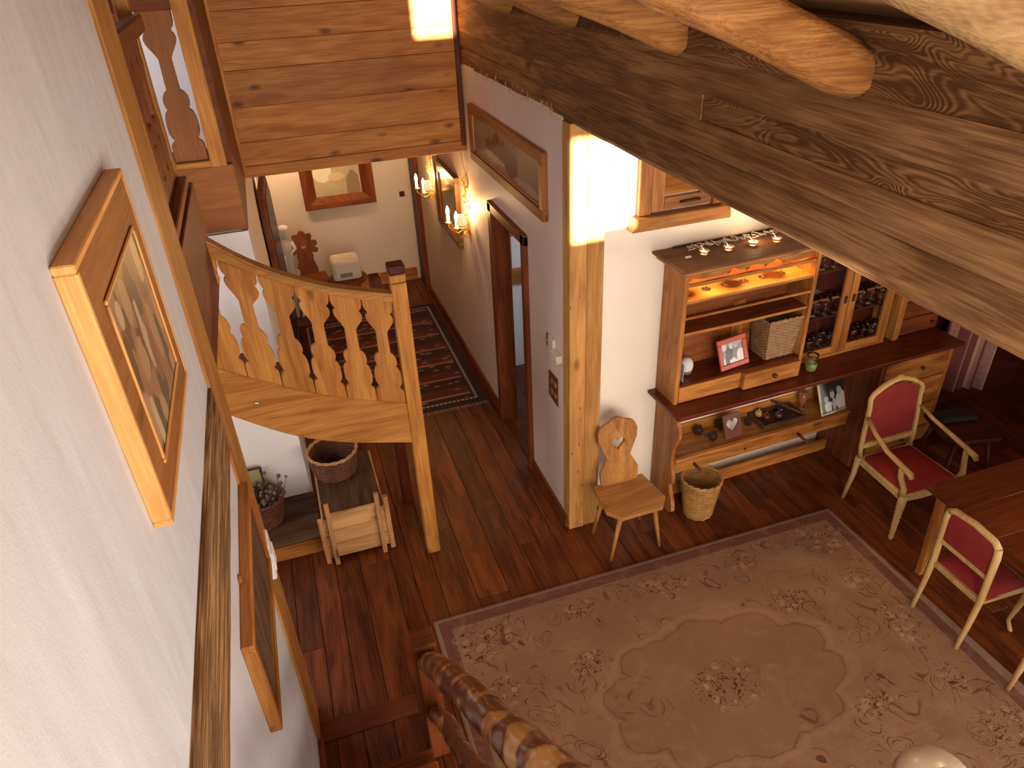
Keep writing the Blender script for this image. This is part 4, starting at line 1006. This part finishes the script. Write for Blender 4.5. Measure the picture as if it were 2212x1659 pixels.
b = B(); b.tube([D(1.12, .02, .60), D(1.285, .235, .555)], .011, n=8); b.build('tray_handle', W('ramp', 'y'), t)
for k, (u, v, nm, col) in enumerate(((1.00, .13, 'dark red', (.12, .02, .02)), (1.10, .15, 'purple brown', (.10, .03, .035)), (1.17, .09, 'black', (.02, .015, .02)), (.97, .07, 'golden', (.45, .28, .09)))):
    b = B(); b.ball(D(u, v, .545), .034, n=14, m=9, sc=(1, 1, .95)); b.tube([D(u, v, .57), D(u, v, .592)], .006, n=6)
    b.build('glass_fruit', plain('glass_fruit_%s' % nm.replace(' ', '_'), col, .12), label='%s glass fruit ornament lying in the wooden tray' % nm, cat='ornament', origin=D(u, v, .511))
t = thing('candle_glass', 'tall amber candle glass between the tray and the silver frame', 'candle holder', D(1.37, .10, .502))
b = B(); b.lathe([(.034, 0), (.034, .006), (.008, .012), (.007, .04), (.03, .06), (.034, .17), (.031, .17), (.027, .063)], D(1.37, .10, .502), 16, cap=False); b.build('holder', plain('amber_glass', (.75, .35, .15), .08, trans=.7), t)
t = thing('green_candle', 'pale green candle in a round glass on the dark counter', 'candle', D(1.215, .27, 1.0))
b = B(); b.lathe([(.030, .002), (.046, .02), (.052, .06), (.045, .10), (.040, .125), (.044, .14), (.042, .14), (.038, .125), (.043, .10), (.050, .06), (.044, .022), (.03, .006)], D(1.215, .27, 1.0), 22, cap=False); b.build('jar', M_GLASS, t)
b = B(); b.lathe([(.001, .008), (.036, .010), (.042, .03), (.044, .062), (.030, .070), (.024, .062), (.001, .060)], D(1.215, .27, 1.0), 22, cap=False); b.build('wax', plain('green_wax', (.34, .52, .14), .35, emit=(.3, .5, .1), estr=.0), t)
t = thing('porcelain_shell', 'white porcelain egg-shaped box with dark rim on the hutch base shelf', 'ornament', D(.185, .13, 1.16))
b = B(); b.ball(D(.185, .13, 1.225), .062, n=18, m=12, sc=(.85, .8, 1.05)); b.build('lid', M_STA, t)
b = B(); b.lathe([(.038, 0), (.046, .01), (.048, .03)], D(.185, .13, 1.16), 18); b.build('base', plain('dark_rim', (.12, .06, .05), .4), t)
t = thing('blue_folder', 'thin pale blue leaflet standing against the hutch side', 'leaflet', D(.11, .18, 1.16)); dbx('leaflet', plain('pale_blue_paper', (.35, .48, .68), .5), .095, .099, .15, .235, 1.16, 1.30, t)

# square seagrass basket
t = thing('square_basket', 'square flared seagrass basket on the hutch shelf beside the red frame', 'basket', D(.93, .12, 1.16))
def sq_pt(k, z, off):
    f = z / .31; hu = .120 + .035 * f; hv = .085 + .02 * f; cu = .935 + .01 * f; cv = .128; hu += off; hv += off
    per = k % 4.0; side = int(per); a = per - side
    c_ = [(-hu, hv), (hu, hv), (hu, -hv), (-hu, -hv)]; p, q = c_[side], c_[(side + 1) % 4]
    return D(cu + p[0] + (q[0] - p[0]) * a, cv + p[1] + (q[1] - p[1]) * a, 1.160 + z)
b = B(); nk = 9
for r_ in range(26):
    z = .012 * r_ + .006; pts = []
    for k in range(4 * nk + 1): pts.append(sq_pt(k / nk, z, .004 * (1 if (k + r_ * 1) % 2 else -1)))
    b.tube(pts, .0068, n=5, cap=False)
b.build('weave', plain('seagrass', (.40, .24, .115), .6, var=.35, bscale=90), t)
b = B()
for k in range(4 * nk): b.tube([sq_pt(k / nk + .01, z, 0) for z in (0, .1, .2, .312)], .004, n=4)
b.build('stakes', plain('seagrass_dark', (.24, .13, .06), .6, var=.3), t)
b = B()
for ph in (0, PI): b.tube([sq_pt(k / 16, .315 + .005 * math.sin(k * 1.2 + ph), .005 * math.cos(k * 1.2 + ph)) for k in range(65)], .008, n=5, cap=False)
b.build('rim', bpy.data.materials['seagrass'], t)

# ================================================================== dining group
tb = thing('dining_table', 'dark red polished dining table cut by the frame edge', 'table', (4.35, 1.9, 0))
for i in range(6):
    bx('top_plank', W('table', 'x'), 3.625, 5.05, 1.10 + i * .2633 + .0008, 1.10 + (i + 1) * .2633 - .0008, .722, .752, tb, bevel=.002)
bx('apron', W('table', 'x'), 3.72, 4.96, 2.59, 2.612, .61, .722, tb); bx('apron', W('table', 'y'), 3.69, 3.712, 1.17, 2.60, .61, .722, tb)
bx('apron', W('table', 'x'), 3.72, 4.96, 1.17, 1.192, .61, .722, tb); bx('apron', W('table', 'y'), 4.96, 4.982, 1.17, 2.60, .61, .722, tb)
for x, y in ((3.71, 2.59), (4.96, 2.59), (3.71, 1.19), (4.96, 1.19)):
    B().bar((x, y, .722), (x, y, 0), .075, .075, up=(0, 1, 0), w1=.04, h1=.04).build('leg', W('dresser', 'z'), tb, bevel=.005)

M_VEL = plain('rose_velvet', (.21, .022, .022), .8, var=.15, bscale=50, bump=.1)
for m_ in (M_VEL,):
    m_.node_tree.nodes['Principled BSDF'].inputs['Specular IOR Level'].default_value = .15
CH = W('chairw', 'z')
def upholstery(b, poly, y, puff, flip=1, n=3):
    """puffed cushion panel in the x-z plane at depth y, sloping with the back"""
    c = Vector((sum(p[0] for p in poly) / len(poly), sum(p[1] for p in poly) / len(poly)))
    rings = []
    for k in range(n + 1):
        s_ = 1 - k / n * .9; d = puff * math.sin(PI / 2 * k / n)
        rings.append([b._v((c.x + (p[0] - c.x) * s_, y(c.y + (p[1] - c.y) * s_) - d * flip, c.y + (p[1] - c.y) * s_)) for p in poly])
    m = len(poly)
    for k in range(n):
        for i in range(m): b.face([rings[k][i], rings[k][(i + 1) % m], rings[k + 1][(i + 1) % m], rings[k + 1][i]], True)
    b.face(rings[-1])
def armchair():
    t = thing('arm_chair', 'carved cream wood armchair with rose velvet at the head of the table', 'chair')
    yb = lambda z: .225 + (z - .45) * .08
    arch = [(.245, .52), (.238, .70), (.228, .86), (.235, .93), (.215, .965), (.13, 1.02), (.05, 1.05)]
    pts = [(.235, .44)] + arch; full = [(-a, c) for a, c in pts] + [(0, 1.055)] + [(a, c) for a, c in reversed(pts)]
    b = B(); b.tube([(a, yb(c), c) for a, c in full], [.019] * 2 + [.020] * 4 + [.024] * 5 + [.020] * 4 + [.019] * 2, n=10, sq=(1, .8)); b.build('back_frame', CH, t)
    b = B(); b.bar((-.235, yb(.53), .53), (.235, yb(.53), .53), .03, .045); b.build('back_rail', CH, t, bevel=.006)
    crest = B(); crest.ball((0, yb(1.06), 1.06), .034, n=12, m=6, sc=(1.3, .6, .8)); crest.build('crest_carving', CH, t)
    poly = [(-.215, .56), (.215, .56), (.218, .72), (.208, .86), (.205, .93), (.12, .985), (.04, 1.015), (-.04, 1.015), (-.12, .985), (-.205, .93), (-.208, .86), (-.218, .72)]
    b = B(); upholstery(b, poly, yb, .030, 1); upholstery(b, poly, lambda z: yb(z) + .005, .018, -1); b.build('back_cushion', M_VEL, t)
    seat = [(-.255, -.24), (.255, -.24), (.235, .24), (-.235, .24)]
    b = B(); b.prism([(-.265, -.25), (-.1, -.265), (.1, -.265), (.265, -.25), (.24, .24), (-.24, .24)], lambda a, c: (a, c, .425), lambda a, c: (a, c, .365)); b.build('seat_frame', CH, t, bevel=.008)
    b = B(); b.grid(12, 12, lambda i, j: ((-.245 + .49 * i) * (1 - .05 * j), -.245 + .47 * j, .42 + .055 * (math.sin(PI * min(max(i, .0), 1)) * math.sin(PI * j)) ** .35)); b.build('seat_cushion', M_VEL, t)
    for sx in (-1, 1):
        b = B(); b.tube([(sx * .24, .23, .43), (sx * .245, .235, .25), (sx * .255, .27, 0)], [.024, .020, .016], n=8); b.build('back_leg', CH, t)
        b = B(); b.lathe([(.014, 0), (.020, .02), (.014, .035), (.017, .05), (.024, .19), (.019, .205), (.027, .22), (.018, .235), (.026, .25), (.026, .262), (.020, .27), (.028, .285), (.030, .37), (.030, .42)], (sx * .245, -.235, 0), 14); b.build('front_leg', CH, t)
        b = B(); b.tube([(sx * .24, yb(.78) - .01, .785), (sx * .262, .12, .725), (sx * .285, -.04, .680), (sx * .285, -.20, .655), (sx * .283, -.27, .640), (sx * .283, -.285, .615)], [.015, .016, .018, .020, .023, .017], n=10, sq=(1.15, .85)); b.build('arm', CH, t)
        b = B(); b.tube([(sx * .25, -.22, .40), (sx * .262, -.235, .48), (sx * .285, -.20, .57), (sx * .285, -.19, .645)], [.027, .022, .020, .020], n=8); b.build('arm_support', CH, t)
    return t
ac = armchair(); ac.location = (4.02, 3.17, 0)
def side_chair(name, label):
    t = thing(name, label, 'chair')
    yb = lambda z: .19 + max(0, z - .45) * .05
    W2 = .178
    for sx in (-1, 1):
        b = B(); b.tube([(sx * W2, .235, 0), (sx * W2, .205, .22), (sx * W2, .19, .44), (sx * W2, yb(.65), .65), (sx * (W2), yb(.80), .80), (sx * (W2 - .008), yb(.86), .862)], [.014, .017, .020, .021, .022, .022], n=10); b.build('back_leg', CH, t)
        b = B(); b.tube([(sx * .17, -.17, .42), (sx * .185, -.20, .36), (sx * .175, -.19, .22), (sx * .165, -.175, .10), (sx * .18, -.205, .015), (sx * .182, -.215, 0)], [.026, .025, .017, .012, .014, .012], n=10); b.build('front_leg', CH, t)
    b = B(); b.tube([(-W2 + .008, yb(.86), .855), (-W2 + .04, yb(.88), .885), (0, yb(.9), .90), (W2 - .04, yb(.88), .885), (W2 - .008, yb(.86), .855)], .021, n=10); b.build('top_rail', CH, t)
    b = B(); b.bar((-W2, yb(.62), .615), (W2, yb(.62), .615), .022, .030); b.build('cross_rail', CH, t, bevel=.005)
    b = B(); poly = [(-.158, .64), (.158, .64), (.158, .85), (.12, .875), (-.12, .875), (-.158, .85)]; upholstery(b, poly, yb, .022, 1); upholstery(b, poly, lambda z: yb(z) + .008, .015, -1); b.build('back_cushion', M_VEL, t)
    b = B(); b.prism([(-.20, -.20), (.20, -.20), (.185, .20), (-.185, .20)], lambda a, c: (a, c, .435), lambda a, c: (a, c, .395)); b.build('seat_frame', CH, t, bevel=.006)
    b = B(); b.grid(12, 12, lambda i, j: ((-.19 + .38 * i), -.19 + .37 * j, .43 + .045 * (math.sin(PI * i) * math.sin(PI * j)) ** .35)); b.build('seat_cushion', M_VEL, t)
    return t
c2 = side_chair('side_chair', 'cream wood side chair with rose velvet tucked under the table beside the rug')
c2.location = (3.665, 2.185, 0); c2.rotation_euler = (0, 0, R(90))
dup(c2, loc=(3.72, 1.50, 0), label='cream wood side chair mostly outside the frame with one leg showing beside the rug')

# dark board chair and striped curtain in the corner
t = thing('dark_stool', 'dark brown board stool with splayed legs in the shadow beneath the striped curtain', 'stool')
s_ = B(); s_.prism([(-.21, .20), (.21, .20), (.25, -.10), (.17, -.22), (-.17, -.22), (-.25, -.10)], lambda a, c: (a, c, .455), lambda a, c: (a, c, .42)); s_.build('seat', W('dark', 'x'), t, bevel=.006)
for sx in (-1, 1):
    for sy in (-1, 1):
        B().tube([(sx * .13, sy * .13, .42), (sx * .20, sy * .20, 0)], [.022, .014], n=8).build('leg', W('dark', 'z'), t)
bx('folded_cloth', plain('black_cloth', (.015, .012, .012), .9), -.16, .14, .02, .17, .455, .50, t, bevel=.015)
t.location = (4.80, 3.42, 0); t.rotation_euler = (0, 0, R(-12))
def stripe_mat():
    m, nt, b = newmat('striped_curtain_cloth'); b.inputs['Roughness'].default_value = .85
    tc = N(nt, 'ShaderNodeTexCoord'); sp = N(nt, 'ShaderNodeSeparateXYZ'); nt.links.new(tc.outputs['Object'], sp.inputs[0])
    fr = math_n(nt, 'FRACT', math_n(nt, 'DIVIDE', sp.outputs[0], .16))
    no = N(nt, 'ShaderNodeTexNoise'); no.inputs['Scale'].default_value = 30; nt.links.new(tc.outputs['Object'], no.inputs['Vector'])
    c = mixc(nt, math_n(nt, 'GREATER_THAN', fr, .45), (.15, .034, .036), mixc(nt, no.outputs[0], (.20, .07, .06), (.42, .25, .20)))
    c = mixc(nt, math_n(nt, 'GREATER_THAN', math_n(nt, 'FRACT', math_n(nt, 'ADD', math_n(nt, 'MULTIPLY', fr, 1.0), .1)), .90), c, (.45, .30, .20))
    nt.links.new(c, b.inputs['Base Color']); return m
t = thing('striped_curtain', 'red and cream striped curtain hanging in the dark corner past the dresser', 'curtain', (5.4, 4.05, .3))
b = B(); b.grid(70, 4, lambda i, j: (5.10 + .68 * i, 4.03 + .035 * math.sin(i * 34) + .02 * math.sin(i * 13) + .03 * i, .34 + 1.38 * j - .14 * i)); b.build('cloth', stripe_mat(), t, solid=.004)
b = B(); b.tube([(5.0, 4.05, 1.74), (5.9, 4.09, 1.74)], .014, n=10); b.build('curtain_rod', W('dark', 'x'), t)

# ================================================================== the big rug
def rug_mat(hx, hy):
    m, nt, b = newmat('rose_tan_rug'); b.inputs['Roughness'].default_value = .95; b.inputs['Specular IOR Level'].default_value = .2
    b.inputs['Sheen Weight'].default_value = .0
    tc = N(nt, 'ShaderNodeTexCoord'); sp = N(nt, 'ShaderNodeSeparateXYZ'); nt.links.new(tc.outputs['Object'], sp.inputs[0])
    X, Y = sp.outputs[0], sp.outputs[1]
    def noise_(s, d=3, dist=0.0):
        n = N(nt, 'ShaderNodeTexNoise'); n.inputs['Scale'].default_value = s; n.inputs['Detail'].default_value = d; n.inputs['Distortion'].default_value = dist
        nt.links.new(tc.outputs['Object'], n.inputs['Vector']); return n.outputs[0]
    def ell(cx, cy, rx, ry, sym=True):
        ax = math_n(nt, 'ABSOLUTE', X) if sym else X; ay = math_n(nt, 'ABSOLUTE', Y) if sym else Y
        u = math_n(nt, 'DIVIDE', math_n(nt, 'SUBTRACT', ax, cx), rx); v = math_n(nt, 'DIVIDE', math_n(nt, 'SUBTRACT', ay, cy), ry)
        return math_n(nt, 'SQRT', math_n(nt, 'ADD', math_n(nt, 'MULTIPLY', u, u), math_n(nt, 'MULTIPLY', v, v)))
    ax = math_n(nt, 'ABSOLUTE', X); ay = math_n(nt, 'ABSOLUTE', Y)
    c = mixc(nt, noise_(2.2, 3), (.160, .080, .045), (.260, .142, .084))
    edge = math_n(nt, 'MAXIMUM', math_n(nt, 'SUBTRACT', ax, hx), math_n(nt, 'SUBTRACT', ay, hy))   # 0 at the rim, negative inside
    # rim band
    c = mixc(nt, math_n(nt, 'GREATER_THAN', edge, -.105), c, (.125, .050, .034))
    c = mixc(nt, math_n(nt, 'GREATER_THAN', edge, -.028), c, (.22, .13, .095))
    # straight double line between border and field
    for off, w_ in ((.46, .008), (.52, .006)):
        l = math_n(nt, 'LESS_THAN', math_n(nt, 'ABSOLUTE', math_n(nt, 'ADD', edge, off)), w_)
        c = mixc(nt, math_n(nt, 'MULTIPLY', l, .55), c, (.20, .095, .045))
    # scalloped medallion
    ang = math_n(nt, 'ARCTAN2', math_n(nt, 'DIVIDE', Y, .60), math_n(nt, 'DIVIDE', X, .95))
    lob = math_n(nt, 'MULTIPLY', math_n(nt, 'ABSOLUTE', math_n(nt, 'SINE', math_n(nt, 'MULTIPLY', ang, 5.0))), .13)
    r = math_n(nt, 'SUBTRACT', math_n(nt, 'SUBTRACT', ell(0, 0, .80, .50), lob), math_n(nt, 'MULTIPLY', noise_(5), .25))
    c = mixc(nt, math_n(nt, 'MULTIPLY', math_n(nt, 'LESS_THAN', r, .72), .22), c, (.130, .055, .027))
    c = mixc(nt, math_n(nt, 'MULTIPLY', math_n(nt, 'LESS_THAN', math_n(nt, 'ABSOLUTE', math_n(nt, 'SUBTRACT', r, .73)), .012), .45), c, (.085, .022, .013))
    r2 = math_n(nt, 'ABSOLUTE', math_n(nt, 'SUBTRACT', r, .80))
    c = mixc(nt, math_n(nt, 'MULTIPLY', math_n(nt, 'LESS_THAN', r2, .03), .35), c, (.27, .15, .085))
    # scroll work: broken rings
    mp = N(nt, 'ShaderNodeVectorMath', operation='MULTIPLY_ADD'); n_ = N(nt, 'ShaderNodeTexNoise'); n_.inputs['Scale'].default_value = 3.0
    nt.links.new(tc.outputs['Object'], n_.inputs['Vector']); nt.links.new(n_.outputs['Color'], mp.inputs[0]); mp.inputs[1].default_value = (.35, .35, 0); nt.links.new(tc.outputs['Object'], mp.inputs[2])
    vo = N(nt, 'ShaderNodeTexVoronoi'); vo.inputs['Scale'].default_value = 5.0; vo.inputs['Randomness'].default_value = .8; nt.links.new(mp.outputs[0], vo.inputs['Vector'])
    vb = N(nt, 'ShaderNodeTexVoronoi'); vb.inputs['Scale'].default_value = 2.1; vb.inputs['Randomness'].default_value = .9; nt.links.new(mp.outputs[0], vb.inputs['Vector'])
    for rad_, thr in ((.30, .46), (.40, .5), (.20, .47)):
        ring = math_n(nt, 'LESS_THAN', math_n(nt, 'ABSOLUTE', math_n(nt, 'SUBTRACT', vb.outputs['Distance'], math_n(nt, 'MULTIPLY_ADD', noise_(9, 2), .10, rad_ - .05))), .010)
        brk = math_n(nt, 'MULTIPLY_ADD', noise_(4 + rad_ * 8, 2), 9.0, -9.0 * thr, clamp=True)
        c = mixc(nt, math_n(nt, 'MULTIPLY', math_n(nt, 'MULTIPLY', ring, brk), math_n(nt, 'MULTIPLY', math_n(nt, 'LESS_THAN', edge, -.12), .75)), c, (.095, .032, .014))
    blot = math_n(nt, 'MULTIPLY_ADD', noise_(6, 4, 1.0), 5.0, -2.6, clamp=True)
    c = mixc(nt, math_n(nt, 'MULTIPLY', blot, .35), c, (.28, .17, .10))
    for rad_, w_, k, thr in ((.34, .016, .75, .45), (.24, .013, .7, .46), (.44, .011, .6, .47), (.14, .012, .5, .46)):
        ring = math_n(nt, 'LESS_THAN', math_n(nt, 'ABSOLUTE', math_n(nt, 'SUBTRACT', vo.outputs['Distance'], rad_)), w_)
        brk = math_n(nt, 'MULTIPLY_ADD', noise_(7 + rad_ * 10, 2), 9.0, -9.0 * thr, clamp=True)
        out_ = math_n(nt, 'GREATER_THAN', r, .85)
        msk = math_n(nt, 'MULTIPLY', math_n(nt, 'MULTIPLY', ring, brk), math_n(nt, 'MULTIPLY', out_, math_n(nt, 'LESS_THAN', edge, -.12)))
        c = mixc(nt, math_n(nt, 'MULTIPLY', msk, k), c, (.055, .016, .007))
    # flower clusters
    v2 = N(nt, 'ShaderNodeTexVoronoi'); v2.inputs['Scale'].default_value = 17; nt.links.new(tc.outputs['Object'], v2.inputs['Vector'])
    s2 = N(nt, 'ShaderNodeSeparateColor'); nt.links.new(v2.outputs['Color'], s2.inputs[0])
    spots = None
    for q in ((0, 0, .26, .18, True), (1.30, .82, .24, .18, True), (0, .82, .24, .10, True), (1.30, 0, .12, .22, True), (.72, .42, .16, .10, True), (.62, .84, .12, .09, True), (1.28, .42, .10, .12, True)):
        e_ = math_n(nt, 'MULTIPLY_ADD', ell(*q), -3.0, 3.2, clamp=True)
        spots = e_ if spots is None else math_n(nt, 'MAXIMUM', spots, e_)
    petal = math_n(nt, 'MULTIPLY', math_n(nt, 'LESS_THAN', v2.outputs['Distance'], .42), math_n(nt, 'GREATER_THAN', s2.outputs[0], .45))
    leaf_ = math_n(nt, 'MULTIPLY', math_n(nt, 'GREATER_THAN', noise_(34, 2, 1.5), .60), 1.0)
    c = mixc(nt, math_n(nt, 'MULTIPLY', math_n(nt, 'MULTIPLY', spots, petal), .6), c, (.33, .20, .12))
    ringp = math_n(nt, 'LESS_THAN', math_n(nt, 'ABSOLUTE', math_n(nt, 'SUBTRACT', v2.outputs['Distance'], .24)), .05)
    c = mixc(nt, math_n(nt, 'MULTIPLY', math_n(nt, 'MULTIPLY', spots, math_n(nt, 'MULTIPLY', ringp, petal)), .35), c, (.22, .09, .05))
    c = mixc(nt, math_n(nt, 'MULTIPLY', math_n(nt, 'MULTIPLY', spots, leaf_), .85), c, (.055, .012, .007))
    nt.links.new(c, b.inputs['Base Color'])
    bp = N(nt, 'ShaderNodeBump'); bp.inputs['Strength'].default_value = .5; bp.inputs['Distance'].default_value = .006
    nt.links.new(noise_(160, 2), bp.inputs['Height']); nt.links.new(bp.outputs[0], b.inputs['Normal']); return m
RX0, RX1, RY0, RY1 = .385, 3.56, 1.19, 3.36
rcx, rcy = (RX0 + RX1) / 2, (RY0 + RY1) / 2
t = thing('large_rug', 'large rose and tan floral rug with scroll border on the living room floor', 'rug', (rcx, rcy, 0))
def rz(i, j):
    x = RX0 + (RX1 - RX0) * i + (.06 * (1 - j) if i > .99 else 0) * 0; y = RY0 + (RY1 - RY0) * j
    edge = min(1, 6 * min(i, 1 - i)) * min(1, 6 * min(j, 1 - j))
    wv = max(0, i - .62) / .38
    return (x + .05 * i * (1 - j), y, .013 + edge * wv * .026 * (.5 + noise.noise(Vector((x * 6, y * 4, 1)))))
b = B(); b.grid(150, 100, rz); b.build('pile', rug_mat((RX1 - RX0) / 2, (RY1 - RY0) / 2), t, solid=.010)

# lamp whose dome just enters the picture
t = thing('dome_lamp', 'cream dome shade of a floor lamp standing on the rug corner', 'lamp', (1.965, 1.02, 0))
M_DOME = plain('cream_dome', (.62, .50, .36), .25, var=.25, bscale=20)
B().lathe([(.15, 1.03), (.135, 1.085), (.09, 1.135), (.03, 1.155), (.001, 1.156)], (1.965, 1.02, 0), 28, cap=False).build('shade', M_DOME, t, solid=.004)
B().tube([(1.965, 1.02, .03), (1.965, 1.02, 1.10)], .011, n=10).build('pole', M_DKM, t)
B().lathe([(.14, .02), (.14, .035), (.02, .05)], (1.965, 1.02, 0), 24).build('base', M_DKM, t)
